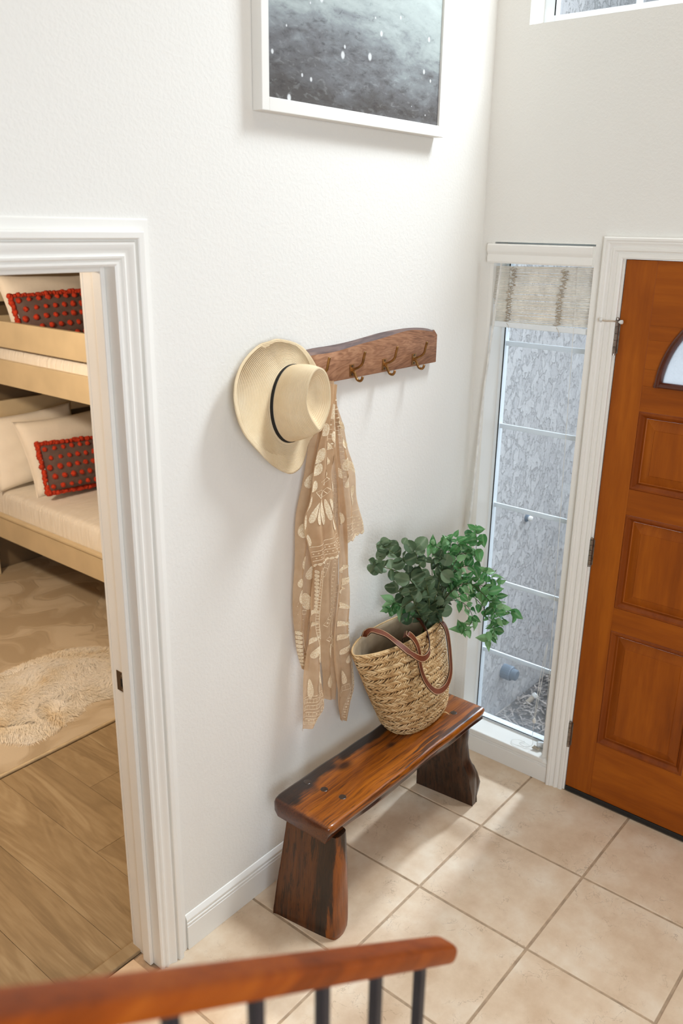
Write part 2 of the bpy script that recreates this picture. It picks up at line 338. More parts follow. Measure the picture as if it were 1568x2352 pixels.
def m_weave():
    t = NT('seagrass'); ge = t.new('ShaderNodeNewGeometry')
    r = ge.outputs['Random Per Island']; n = t.noise(t.coord(scale=(1, 1, 1)), 160, 3)
    c = t.ramp(t.math('ADD', t.math('MULTIPLY', r, 0.7), t.math('MULTIPLY', n, 0.3)), [(0.1, srgb(172, 132, 84)), (0.5, srgb(202, 166, 116)), (0.9, srgb(222, 192, 146))])
    MAT['seagrass'] = t.set(color=c, rough=0.62, spec=0.35, normal=t.bump(n, 0.3, 0.001))
m_weave()
plain('weave_core', srgb(110, 78, 44), 0.9)

def m_scarf():
    t = NT('scarf_voile'); v = t.coord()
    n = t.noise(v, 26, 3); w = t.noise(t.coord(scale=(600, 600, 40)), 1, 2)
    c = t.ramp(n, [(0.3, srgb(212, 178, 140)), (0.7, srgb(224, 192, 156))])
    df = t.new('ShaderNodeBsdfDiffuse', {'Color': c, 'Normal': t.bump(w, 0.15, 0.001)})
    tl = t.new('ShaderNodeBsdfTranslucent', {'Color': c}); tr = t.new('ShaderNodeBsdfTransparent', {'Color': (1, 0.95, 0.88, 1)})
    a = t.new('ShaderNodeMixShader', {0: 0.3, 1: df.outputs[0], 2: tl.outputs[0]})
    b = t.new('ShaderNodeMixShader', {0: 0.24, 1: a.outputs[0], 2: tr.outputs[0]})
    t.link(b.outputs[0], t.out.inputs['Surface']); MAT['scarf_voile'] = t.m
    t = NT('embroidery'); v = t.coord()
    n = t.new('ShaderNodeTexVoronoi', {'Vector': v, 'Scale': 260.0}).outputs['Distance']
    c = t.ramp(n, [(0.2, srgb(246, 232, 204)), (0.7, srgb(226, 200, 162))])
    MAT['embroidery'] = t.set(color=c, rough=0.8, normal=t.bump(n, 0.4, 0.001))
m_scarf()

def m_leaf(name, c1, c2, c3, vein, rough=0.5):
    t = NT(name); oi = t.new('ShaderNodeObjectInfo'); v = t.coord()
    xyz = t.new('ShaderNodeSeparateXYZ', {'Vector': v})
    n = t.noise(v, 60, 3)
    c = t.ramp(t.math('ADD', t.math('MULTIPLY', oi.outputs['Random'], 0.75), t.math('MULTIPLY', n, 0.25)), [(0.1, c1), (0.5, c2), (0.9, c3)])
    c = t.mix(t.ramp(t.math('ABSOLUTE', xyz.outputs['X']), [(0.0002, (0.55,)*3), (0.0007, (0, 0, 0))]), c, vein)
    t.set(color=c, rough=rough, spec=0.35)
    tl = t.new('ShaderNodeBsdfTranslucent', {'Color': c})
    mx = t.new('ShaderNodeMixShader', {0: 0.30, 1: t.p.outputs[0], 2: tl.outputs[0]})
    t.link(mx.outputs[0], t.out.inputs['Surface']); MAT[name] = t.m
m_leaf('leaf_eucalyptus', srgb(64, 84, 58), srgb(88, 110, 78), srgb(122, 142, 110), srgb(140, 152, 118), 0.55)
m_leaf('leaf_ivy', srgb(54, 104, 56), srgb(88, 146, 84), srgb(150, 188, 138), srgb(140, 172, 120), 0.42)

def m_rug():
    t = NT('rug'); v = t.coord()
    n = t.noise(v, 3.6, 2, 0.5, 0.7); f = t.noise(v, 260, 2)
    edge = t.ramp(t.math('ABSOLUTE', t.math('SUBTRACT', n, 0.5)), [(0.0, (0, 0, 0)), (0.035, (1, 1, 1))])
    h = t.math('ADD', t.math('MULTIPLY', t.new('ShaderNodeSeparateColor', {'Color': edge}).outputs[0], 1.2), t.math('MULTIPLY', f, 0.35))
    c = t.ramp(n, [(0.42, srgb(178, 160, 134)), (0.5, srgb(190, 173, 148)), (0.6, srgb(202, 187, 164))])
    MAT['rug'] = t.set(color=c, rough=0.95, spec=0.1, normal=t.bump(h, 0.35, 0.006))
m_rug()

def m_quilt():
    t = NT('quilt'); v = t.coord()
    n = t.noise(t.coord(scale=(1.5, 9, 1.5)), 6, 3, 0.55, 0.8)
    MAT['quilt'] = t.set(color=t.ramp(n, [(0.3, srgb(240, 233, 220)), (0.7, srgb(248, 243, 234))]), rough=0.9, sheen=0.2, normal=t.bump(n, 0.6, 0.012))
m_quilt()

# ------------------------------------------------------------------ object helpers
ORG = {}
def props(o, label=None, cat=None, group=None, kind=None):
    if label: o['label'] = label
    if cat: o['category'] = cat
    if group: o['group'] = group
    if kind: o['kind'] = kind
    return o
def thing(name, loc, label=None, cat=None, group=None, kind=None):
    o = bpy.data.objects.new(name, None); COL.objects.link(o); o.location = loc; o.empty_display_size = 0.05
    ORG[o] = Vector(loc); return props(o, label, cat, group, kind)
def obj(name, vf, mat, parent=None, smooth=False, origin=None, uv=None, flat_angle=None, kind=None, label=None):
    """one mesh object from (verts, faces) in world coordinates"""
    vs, fs = vf[0], vf[1]
    org = ORG[parent] if parent is not None else Vector(origin or (0, 0, 0))
    loc = Vector(origin) if (origin is not None) else org
    me = bpy.data.meshes.new(name)
    me.from_pydata([tuple(Vector(v)-loc) for v in vs], [], fs)
    if uv is not None:
        ul = me.uv_layers.new(name='UVMap')
        for lp in me.loops: ul.data[lp.index].uv = uv[lp.vertex_index]
    bm = bmesh.new(); bm.from_mesh(me)
    if uv is None: bmesh.ops.recalc_face_normals(bm, faces=bm.faces)
    bm.to_mesh(me); bm.free()
    if smooth:
        for p in me.polygons: p.use_smooth = True
    mats = mat if isinstance(mat, (list, tuple)) else [mat]
    for m in mats: me.materials.append(MAT[m])
    o = bpy.data.objects.new(name, me); COL.objects.link(o)
    if parent is not None:
        o.parent = parent; o.location = loc-org
    else: o.location = loc
    ORG[o] = loc
    if flat_angle:
        try: me.set_sharp_from_angle(angle=math.radians(flat_angle))
        except Exception: pass
    if kind: o['kind'] = kind
    if label: o['label'] = label
    return o
def link_copy(src, parent, matrix=None, loc=None):
    c = src.copy(); COL.objects.link(c); c.parent = parent
    if matrix is not None: c.matrix_local = matrix
    if loc is not None: c.location = loc
    ORG[c] = ORG.get(src, Vector()); return c
class MB:
    """collects shapes as one (verts, faces) list"""
    def __init__(s): s.v = []; s.f = []
    def add(s, vf):
        n = len(s.v); s.v += [Vector(v) for v in vf[0]]; s.f += [tuple(i+n for i in f) for f in vf[1]]; return s
    @property
    def vf(s): return (s.v, s.f)
def box(x0, x1, y0, y1, z0, z1):
    v = [(x, y, z) for x in (x0, x1) for y in (y0, y1) for z in (z0, z1)]
    return v, [(0, 1, 3, 2), (4, 6, 7, 5), (0, 4, 5, 1), (2, 3, 7, 6), (0, 2, 6, 4), (1, 5, 7, 3)]
def bbox(x0, x1, y0, y1, z0, z1, b=0.004):
    """box with chamfered edges"""
    bm = bmesh.new(); v, f = box(x0, x1, y0, y1, z0, z1)
    vv = [bm.verts.new(p) for p in v]
    for q in f: bm.faces.new([vv[i] for i in q])
    bmesh.ops.recalc_face_normals(bm, faces=bm.faces)
    bmesh.ops.bevel(bm, geom=list(bm.edges), offset=b, segments=2, affect='EDGES', profile=0.5)
    bm.verts.index_update()
    r = ([p.co.copy() for p in bm.verts], [tuple(q.index for q in fc.verts) for fc in bm.faces]); bm.free(); return r
def grid(rows, close_u=False, close_v=False, cap0=False, cap1=False):
    """rows of points -> quads"""
    m, n = len(rows), len(rows[0]); v = [Vector(p) for r in rows for p in r]; f = []
    for i in range(m if close_v else m-1):
        for j in range(n if close_u else n-1):
            a, b = i*n+j, i*n+(j+1) % n; i2 = (i+1) % m
            f.append((a, b, i2*n+(j+1) % n, i2*n+j))
    if cap0: f.append(tuple(range(n-1, -1, -1)))
    if cap1: f.append(tuple((m-1)*n+j for j in range(n)))
    return v, f
def frames(pts, up=(0, 0, 1)):
    out = []; n = len(pts)
    for i in range(n):
        t = (pts[min(i+1, n-1)]-pts[max(i-1, 0)]).normalized()
        u = Vector(up); u = u-t*u.dot(t)
        if u.length < 1e-4: u = Vector((1, 0, 0))-t*t.x
        u.normalize(); out.append((t, u, t.cross(u)))
    return out
def tube(pts, r, n=8, caps=True, up=(0, 0, 1)):
    pts = [Vector(p) for p in pts]; rs = r if isinstance(r, (list, tuple)) else [r]*len(pts)
    fr = frames(pts, up); rows = []
    for p, q, (t, u, s) in zip(pts, rs, fr):
        rows.append([p+u*(q*math.cos(2*PI*k/n))+s*(q*math.sin(2*PI*k/n)) for k in range(n)])
    return grid(rows, close_u=True, cap0=caps, cap1=caps)
def cyl(p0, p1, r, n=16): return tube([p0, p1], r, n)
def catmull(pts, k=6, closed=False):
    pts = [Vector(p) for p in pts]; n = len(pts); out = []
    rng = range(n if closed else n-1)
    for i in rng:
        g = (lambda j: pts[j % n]) if closed else (lambda j: pts[max(0, min(n-1, j))])
        a, b, c, d = g(i-1), g(i), g(i+1), g(i+2)
        for j in range(k):
            t = j/k
            out.append(0.5*((2*b)+(c-a)*t+(2*a-5*b+4*c-d)*t*t+(3*b-a-3*c+d)*t**3))
    if not closed: out.append(pts[-1])
    return out
def lathe(prof, c, axis, n=20):
    """prof = (radius, height) pairs about an axis through c"""
    ax = Vector(axis).normalized(); u = ax.orthogonal().normalized(); w = ax.cross(u); c = Vector(c)
    rows = [[c+ax*h+u*(r*math.cos(2*PI*k/n))+w*(r*math.sin(2*PI*k/n)) for k in range(n)] for r, h in prof]
    return grid(rows, close_u=True, cap0=True, cap1=True)
def extrude_profile(prof, p0, p1, du, dv):
    """closed 2-D profile (u,v) swept from p0 to p1"""
    du, dv = Vector(du), Vector(dv)
    rows = [[Vector(p)+du*a+dv*b for a, b in prof] for p in (p0, p1)]
    return grid(rows, close_u=True, cap0=True, cap1=True)
def holed_wall(u0, u1, z0, z1, holes, place):
    """welded slab with rectangular openings; place(u, z, side) -> point"""
    us = sorted({u0, u1, *[h[0] for h in holes], *[h[1] for h in holes]}); zs = sorted({z0, z1, *[h[2] for h in holes], *[h[3] for h in holes]})
    us = [u for u in us if u0 <= u <= u1]; zs = [z for z in zs if z0 <= z <= z1]
    def solid(i, j):
        if not (0 <= i < len(us)-1 and 0 <= j < len(zs)-1): return False
        cu, cz = (us[i]+us[i+1])/2, (zs[j]+zs[j+1])/2
        return not any(h[0] < cu < h[1] and h[2] < cz < h[3] for h in holes)
    idx = {}; v = []; f = []
    def V(i, j, s):
        if (i, j, s) not in idx: idx[(i, j, s)] = len(v); v.append(place(us[i], zs[j], s))
        return idx[(i, j, s)]
    for i in range(len(us)-1):
        for j in range(len(zs)-1):
            if not solid(i, j): continue
            f.append((V(i, j, 0), V(i+1, j, 0), V(i+1, j+1, 0), V(i, j+1, 0)))
            f.append((V(i, j, 1), V(i, j+1, 1), V(i+1, j+1, 1), V(i+1, j, 1)))
            for (di, dj, a, b) in ((-1, 0, (i, j), (i, j+1)), (1, 0, (i+1, j), (i+1, j+1)), (0, -1, (i, j), (i+1, j)), (0, 1, (i, j+1), (i+1, j+1))):
                if not solid(i+di, j+dj): f.append((V(*a, 0), V(*b, 0), V(*b, 1), V(*a, 1)))
    return v, f

# ------------------------------------------------------------------ the setting: walls, ceiling, floors
HS, HE = -0.445, -0.04            # sidelight opening (y)
DY0, DY1 = -1.463, -0.543         # front door (y)
XL, XR = -2.43, -1.608            # bedroom doorway (x)
wl = obj('wall_left', holed_wall(-5.2, 0.14, 0, 5.0, [(XL-0.02, XR+0.02, 0, 2.06)], lambda u, z, s: (u, 0.0 if s == 0 else 0.12, z)), 'wall_plaster')
props(wl, 'white orange-peel plaster wall with the hooks and the bedroom doorway', 'wall', kind='structure')
wr = obj('wall_right', holed_wall(-3.5, 0.0, 0, 5.0, [(HS, HE, 0.085, 2.088), (DY0-0.012, DY1+0.012, 0, 2.055), (-2.5, -0.124, 2.768, 4.7)], lambda u, z, s: (0.0 if s == 0 else 0.14, u, z)), 'wall_plaster')
props(wr, 'white plaster wall around the front door, sidelight and upper window', 'wall', kind='structure')
props(obj('wall_back', box(-5.3, 0.14, -3.6, -3.5, 0, 5.0), 'low_bounce_plaster'), 'unseen wall on the stair side, taupe to cut bounced light', 'wall', kind='structure')
props(obj('wall_end', box(-5.3, -5.2, -3.5, 0.12, 0, 5.0), 'low_bounce_plaster'), 'unseen wall at the far end of the hall, taupe to cut bounced light', 'wall', kind='structure')
props(obj('ceiling', box(-5.3, 0.14, -3.6, 0.12, 5.0, 5.1), 'white_paint'), 'white ceiling high above the entrance', 'ceiling', kind='structure')

fl = obj('floor', box(-5.3, 0.14, -3.6, 0.092, -0.06, -0.0028), 'grout')
props(fl, 'beige square tile floor with grey-brown grout lines', 'floor', kind='structure')
TP = 0.4075; xs = [-0.411-TP*k for k in range(-1, 12)]; ys = [-0.402-0.4065*k for k in range(-2, 9)]
rt = random.Random(3)
def tile_mesh(w, d):
    g = bmesh.new(); r = 0.004
    v, f = box(-w/2, w/2, -d/2, d/2, -0.012, 0.0)
    vv = [g.verts.new(p) for p in v]
    for q in f: g.faces.new([vv[i] for i in q])
    bmesh.ops.recalc_face_normals(g, faces=g.faces)
    top = [e for e in g.edges if all(p.co.z > -0.001 for p in e.verts)]
    bmesh.ops.bevel(g, geom=top, offset=0.0025, segments=2, affect='EDGES', profile=0.5)
    me = bpy.data.meshes.new('tile'); g.to_mesh(me); g.free(); me.materials.append(MAT['tile']); return me
tm_cache = {}
GR = 0.0085
for i in range(8):
    x1, x0 = xs[i]-GR/2, xs[i+1]+GR/2
    if i == 0: x1 = -0.001
    for j in range(8):
        y1, y0 = ys[j]-GR/2, ys[j+1]+GR/2
        if j == 0:
            if i < 4: continue
            y1, y0 = 0.090, 0.004
            x0c, x1c = max(x0, XL), min(x1, XR)
            if x1c-x0c < 0.05: continue
            xa, xb = x0c, x1c
        else:
            xa, xb = x0, x1
            if j == 1: y1 = -0.001
        key = (round(xb-xa, 3), round(y1-y0, 3))
        if key not in tm_cache: tm_cache[key] = tile_mesh(xb-xa, y1-y0)
        o = bpy.data.objects.new('tile', tm_cache[key]); COL.objects.link(o); o.parent = fl
        o.location = ((xa+xb)/2, (y0+y1)/2, rt.uniform(-0.0006, 0.0006))
fb = obj('floor_bedroom', box(-3.45, 1.05, 0.0925, 3.3, -0.06, -0.006), 'hole_dark')
props(fb, 'light oak laminate plank floor of the bedroom', 'floor', kind='structure')
PW = 0.2035; seams = {}
rp = random.Random(5)
for k in range(-7, 12):
    xa = -1.640+PW*k; xb = xa+PW
    if xa < -2.7 or xa > 0.1: continue
    st = {0: 0.9+1.22*0, 1: 0.567, 2: 0.90}.get(k, rp.uniform(0.2, 1.3))
    if k == 0: st = 1.35
    cuts = [0.142]+[c for c in (st, st+1.22) if 0.25 < c < 3.0]+[3.19]
    for a, b in zip(cuts, cuts[1:]):
        mb = bbox(xa+0.0005, xb-0.0005, a+0.0005, b-0.0005, -0.02, 0.0, 0.0008)
        obj('plank', mb, 'plank_wood', fb, origin=((xa+xb)/2, (a+b)/2, 0))
props(obj('threshold_strip', bbox(XL, XR+0.004, 0.093, 0.139, -0.004, 0.010, 0.003), 'plank_wood', origin=(-2, 0.115, 0)), 'light wood threshold strip in the bedroom doorway', 'threshold', kind='structure')

# bedroom shell
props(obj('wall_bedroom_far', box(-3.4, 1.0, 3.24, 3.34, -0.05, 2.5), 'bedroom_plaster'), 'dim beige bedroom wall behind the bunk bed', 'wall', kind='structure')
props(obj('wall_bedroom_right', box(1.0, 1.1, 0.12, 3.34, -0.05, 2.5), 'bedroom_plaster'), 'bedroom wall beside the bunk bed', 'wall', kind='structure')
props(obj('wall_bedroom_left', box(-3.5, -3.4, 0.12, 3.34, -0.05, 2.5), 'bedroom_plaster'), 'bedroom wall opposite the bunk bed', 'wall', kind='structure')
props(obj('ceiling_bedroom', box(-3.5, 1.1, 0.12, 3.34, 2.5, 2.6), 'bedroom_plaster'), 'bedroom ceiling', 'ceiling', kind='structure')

# casings -------------------------------------------------------------
def casing(name, profile, u0, u1, top, place, label, legs=(True, True)):
    """mitred moulding round an opening; profile = (distance from opening, thickness)"""
    rows = []
    st = []
    if legs[0]: st += [(u0, 0.0, -1, 0), (u0, top, -1, 1)]
    else: st += [(u0, top, 0, 1)]
    if legs[1]: st += [(u1, top, 1, 1), (u1, 0.0, 1, 0)]
    else: st += [(u1, top, 0, 1)]
    for (u, z, su, sz) in st:
        rows.append([place(u+su*d, z+sz*d, h) for d, h in profile])
    o = obj(name, grid(rows, close_u=True, cap0=True, cap1=True), 'white_paint', flat_angle=25)
    props(o, label, 'door casing', kind='structure'); return o
def rounded(prof, k=3): return prof
_pa = [(0, 0), (0, 0.009), (0.006, 0.012), (0.012, 0.012), (0.015, 0.009), (0.018, 0.010), (0.022, 0.015), (0.028, 0.0165), (0.031, 0.013), (0.036, 0.012), (0.046, 0.014),
       (0.053, 0.018), (0.060, 0.0195), (0.066, 0.018), (0.069, 0.013), (0.072, 0.0125), (0.074, 0.022), (0.077, 0.024), (0.092, 0.024), (0.095, 0.022)]
profA = [(d*0.80, h) for d, h in _pa]+[(0.0765, 0.010), (0.100, 0.007), (0.103, 0.0)]
casing('trim_1', profA, XL, XR, 2.04, lambda u, z, h: (u, -h, z), 'white fluted casing around the bedroom doorway')
profB = [(0, 0), (0, 0.010), (0.005, 0.013), (0.016, 0.013), (0.020, 0.010), (0.024, 0.011), (0.029, 0.016), (0.036, 0.017), (0.040, 0.013), (0.046, 0.014), (0.054, 0.019), (0.060, 0.019), (0.063, 0.022), (0.070, 0.022), (0.0745, 0.018), (0.0745, 0.0)]
profB = [(d*0.915, h) for d, h in profB]
def placeB(u, z, h): return (-h, -u, z)
casing('trim_2', profB, -(DY1+0.009), -(DY0-0.009), 2.046, placeB, 'white fluted casing around the wooden front door')
# front door jamb lining
jb = MB(); jb.add(box(0.0, 0.14, DY1+0.002, DY1+0.012, 0, 2.055)); jb.add(box(0.0, 0.14, DY0-0.012, DY0-0.002, 0, 2.055)); jb.add(box(0.0, 0.14, DY0-0.002, DY1+0.002, 2.046, 2.055))
o = obj('trim_3', jb.vf, 'white_paint'); props(o, 'white jamb lining of the front door', 'door jamb', kind='structure')
# bedroom doorway lining with stop and strike plate
jd = thing('trim_4', (XR, 0.0, 0), 'white jamb lining of the bedroom doorway with a dark strike plate', 'door jamb', kind='structure')
obj('jamb_board', bbox(XR, XR+0.02, -0.001, 0.119, 0, 2.04, 0.001), 'white_paint', jd)
obj('jamb_board', bbox(XL-0.02, XL, -0.001, 0.119, 0, 2.04, 0.001), 'white_paint', jd)
obj('head_board', bbox(XL-0.02, XR+0.02, -0.001, 0.119, 2.04, 2.06, 0.001), 'white_paint', jd)
obj('door_stop', bbox(XR-0.013, XR, 0.028, 0.064, 0, 2.04, 0.003), 'white_paint', jd)
obj('door_stop', bbox(XL, XL+0.013, 0.028, 0.064, 0, 2.04, 0.003), 'white_paint', jd)
obj('door_stop', bbox(XL+0.013, XR-0.013, 0.028, 0.064, 2.027, 2.04, 0.003), 'white_paint', jd)
sp = obj('strike_plate', bbox(XR-0.002, XR, 0.070, 0.104, 0.918, 0.978, 0.0008), 'strike_metal', jd, label='dark bronze strike plate')
obj('latch_hole_shade', box(XR-0.0026, XR-0.0021, 0.073, 0.086, 0.934, 0.958), 'hole_dark', sp)  # solid dark patch paints the shade inside the latch opening
obj('screw', cyl((XR-0.0032, 0.080, 0.926), (XR-0.002, 0.080, 0.926), 0.003, 10), 'nickel', sp)
obj('screw', cyl((XR-0.0032, 0.080, 0.968), (XR-0.002, 0.080, 0.968), 0.003, 10), 'nickel', sp)
casing('trim_5', [(d, h) for d, h in profA], XL, XR, 2.04, lambda u, z, h: (u, 0.12+h, z), 'white casing on the bedroom side of the doorway')

# baseboards
bp = [(0, 0), (0.013, 0), (0.013, 0.085), (0.010, 0.088), (0.0125, 0.092), (0.0125, 0.097), (0.009, 0.100), (0.011, 0.104), (0.011, 0.110), (0.007, 0.118), (0.003, 0.124), (0, 0.125)]
o = obj('baseboard_left', extrude_profile(bp, (XR+0.1032, 0, 0), (0, 0, 0), (0, -1, 0), (0, 0, 1)), 'white_paint', flat_angle=25); props(o, 'white grooved baseboard along the wall behind the bench', 'baseboard', kind='structure')
bq = [(a, b*0.80) for a, b in bp]
o = obj('baseboard_right', extrude_profile(bq, (0, -0.001, 0), (0, -0.4655, 0), (-1, 0, 0), (0, 0, 1)), 'white_paint', flat_angle=25); props(o, 'white grooved baseboard below the sidelight window', 'baseboard', kind='structure')

# ------------------------------------------------------------------ sidelight window
w1 = thing('window_1', (0.1, -0.24, 0.1), 'tall narrow sidelight window with white bars beside the front door', 'window', kind='structure')
GX = 0.102
obj('sill_board', bbox(-0.015, 0.094, HS+0.001, HE-0.001, 0.086, 0.104, 0.003), 'white_paint', w1)
for (a, b) in ((HE-0.0125, HE), (HS, HS+0.012)):
    obj('window_reveal', box(0.0005, 0.094, a, b, 0.104, 2.088), 'white_paint', w1)
# vinyl frame
fr = [('frame_stile', (0.094, 0.130, HE-0.028, HE, 0.086, 2.088)), ('frame_stile', (0.094, 0.130, HS, HS+0.026, 0.086, 2.088)), ('frame_rail', (0.094, 0.130, HS+0.026, HE-0.028, 0.086, 0.112)), ('frame_rail', (0.094, 0.130, HS+0.026, HE-0.028, 2.04, 2.088))]
for n, q in fr: obj(n, bbox(*q, 0.002), 'window_vinyl', w1)
gk = MB()
for q in ((0.092, 0.0938, HE-0.0305, HE-0.0265, 0.112, 2.04), (0.092, 0.0938, HS+0.024, HS+0.028, 0.112, 2.04), (0.092, 0.0938, HS+0.028, HE-0.0305, 0.110, 0.113)): gk.add(box(*q))
obj('gasket', gk.vf, 'black_rubber', w1)
for z in (0.427, 0.751, 1.077, 1.402, 1.722):
    obj('window_bar', bbox(0.106, 0.114, HS+0.024, HE-0.026, z-0.011, z+0.008, 0.0015), 'window_vinyl', w1)
obj('glass_pane', box(0.0985, 0.1005, HS+0.02, HE-0.02, 0.10, 2.06), 'dusty_glass', w1, origin=(0.118, -0.24, 0.10))

# blind of the sidelight
bl = thing('bamboo_blind', (0.0, -0.24, 2.02), 'raised whitewashed bamboo blind under a white valance in the sidelight', 'blind')
vp = [(0.035, 2.016), (-0.016, 2.016), (-0.019, 2.022), (-0.019, 2.036), (-0.016, 2.046), (-0.021, 2.054), (-0.023, 2.060), (-0.023, 2.078), (-0.020, 2.082), (0.035, 2.082)]
obj('valance', grid([[(a, y, z) for a, z in vp] for y in (-0.0345, -0.4335)], close_u=True, cap0=True, cap1=True), 'white_paint', bl, flat_angle=25)
plain('bamboo_white', srgb(234, 227, 214), 0.6, var=0.05, nscale=25)
rb = random.Random(11); ns = 37
for i in range(ns):
    z = 2.006-0.1935*i/(ns-1); t = i/(ns-1)
    x = 0.022+0.006*math.sin(t*9)+rb.uniform(-0.003, 0.003)
    ya = -0.050+0.010*math.sin(t*5.0+0.6)+rb.uniform(-0.002, 0.002); yb = -0.428+rb.uniform(-0.003, 0.002)
    dz = (0.012*(1-t)+0.010*t)*0.4
    rr = 0.0022
    p0, p1 = Vector((x, ya, z-dz)), Vector((x, yb, z+dz))
    obj('slat', tube([p0, p0.lerp(p1, 0.5)+Vector((rb.uniform(-.001, .001), 0, rb.uniform(-.001, .0015))), p1], [rr, rr*1.08, rr], 7), 'bamboo_white', bl)
obj('bottom_rail', bbox(0.014, 0.026, -0.428, -0.046, 1.790, 1.810, 0.003), 'window_vinyl', bl)
for yc in (-0.128, -0.325):                 # looped binding threads
    pts = []
    for k in range(150):
        s = k/149; z = 2.000-0.188*s
        pts.append((0.014-0.004*math.sin(k*1.1)+0.006*math.sin(s*9), yc+0.022*s*0.6+0.016*math.sin(k*1.37)*(0.7+0.3*math.sin(k*0.31)), z+0.004*math.cos(k*1.9)))
    obj('binding_thread', tube(pts, 0.0011, 4), 'cord_beige', bl, kind=None)
    obj('cord_end', tube(catmull([(0.012, yc+0.012, 1.806), (0.006, yc, 1.796), (0.004, yc-0.006, 1.776)], 4), 0.001, 4), 'cord_beige', bl)
wp = [Vector((-0.006, -0.088, 2.018)), Vector((-0.020, -0.079, 1.798)), Vector((-0.027, -0.062, 1.516)), Vector((-0.048, -0.056, 1.118)), Vector((-0.06, -0.052, 0.99))]
obj('tilt_wand', tube(catmull(wp, 5), 0.0042, 6), 'cord_white', bl, label='white tilt wand hanging towards the plant')
cords = [[(0.012, -0.372, 2.018), (0.016, -0.388, 1.43), (0.018, -0.419, 0.48), (0.018, -0.424, 0.24)],
         [(0.016, -0.40, 0.60), (0.018, -0.385, 0.47), (0.017, -0.379, 0.36), (0.016, -0.375, 0.250)],
         [(0.018, -0.40, 0.59), (0.02, -0.394, 0.47), (0.019, -0.386, 0.36), (0.018, -0.378, 0.250)]]
for c in cords: obj('pull_cord', tube(catmull(c, 6), 0.0010, 5), 'cord_white', bl)
obj('cord_joiner', lathe([(0.002, 0.0), (0.007, 0.006), (0.0075, 0.016), (0.003, 0.024)], (0.017, -0.3765, 0.228), (0, 0, 1), 10), 'cord_white', bl)
obj('pull_cord', tube(catmull([(0.017, -0.377, 0.23), (0.02, -0.374, 0.17), (0.03, -0.372, 0.118), (0.01, -0.35, 0.1085), (-0.004, -0.305, 0.1085), (0.02, -0.285, 0.1085), (0.04, -0.31, 0.1085), (0.03, -0.36, 0.1085), (0.01, -0.355, 0.1085), (0.018, -0.32, 0.1085), (0.045, -0.33, 0.1085)], 7), 0.0009, 5), 'cord_white', bl)
tas = lathe([(0.009, 0), (0.0125, 0.004), (0.013, 0.034), (0.010, 0.040)], (0.045, -0.385, 0.1185), (0.5, -0.85, 0), 14)
obj('cord_tassel', tas, 'window_vinyl', bl, label='small grey-white pull tassel lying on the sill')
obj('cord_knot', tube(catmull([(0.03+0.012*math.cos(k*2.3), -0.392+0.016*math.sin(k*1.7), 0.1095+0.004*abs(math.sin(k))) for k in range(22)], 3), 0.0012, 5), 'cord_beige', bl)

# upper window
w2 = thing('window_2', (0.1, -1.3, 2.77), 'wide white framed upper window over the front door', 'window', kind='structure')
for n, q in (('frame_stile', (0.094, 0.130, -0.164, -0.124, 2.768, 4.7)), ('frame_stile', (0.094, 0.130, -2.5, -2.46, 2.768, 4.7)), ('frame_rail', (0.094, 0.130, -2.46, -0.164, 2.768, 2.806)), ('frame_rail', (0.094, 0.130, -2.46, -0.164, 4.66, 4.7))):
    obj(n, bbox(*q, 0.002), 'window_vinyl', w2)
obj('gasket', box(0.0915, 0.0938, -0.1665, -0.1625, 2.806, 4.66), 'black_rubber', w2)
for y in (-0.444, -1.0, -1.6, -2.1): obj('window_bar', bbox(0.105, 0.114, y-0.010, y+0.010, 2.80, 4.67, 0.0015), 'window_vinyl', w2)
obj('glass_pane', box(0.1175, 0.1195, -2.47, -0.155, 2.795, 4.675), 'pane_glass', w2)

# ------------------------------------------------------------------ front door
d1 = thing('door_1', (0.0, DY1, 0.022), 'varnished orange-brown panelled front door with a fan-shaped glass light', 'door', kind='structure')
ZB, ZT = 0.024, 2.044
SW = 0.104; PWD = 0.322; ya = DY1; yb = DY0
p1 = (ya-SW, ya-SW-PWD); p2 = (yb+SW+PWD, yb+SW)
TH = 0.042
PZ = [(0.264, 0.743), (0.834, 1.191), (1.284, 1.558)]
FC = ((ya+yb)/2, 1.644); FR = abs(ya-0.687+ya*-1+FC[0]*0) if False else abs(FC[0]-(-0.687)); FI = FR-0.021
obj('stile', bbox(0, TH, ya-SW, ya-0.001, ZB, ZT, 0.0012), 'door_wood_vertical', d1)
obj('stile', bbox(0, TH, yb+0.001, yb+SW, ZB, ZT, 0.0012), 'door_wood_vertical', d1)
mid0, mid1 = p2[0], p1[1]
for (z0, z1) in ((ZB, PZ[0][0]), (PZ[0][1], PZ[1][0]), (PZ[1][1], PZ[2][0]), (PZ[2][1], FC[1]-0.0)):
    obj('rail', bbox(0.0002, TH, yb+SW, ya-SW, z0, z1, 0.0010), 'door_wood_horizontal', d1)
for (z0, z1) in PZ: obj('mullion', bbox(0.0002, TH, mid0, mid1, z0, z1, 0.0012), 'door_wood_vertical', d1)
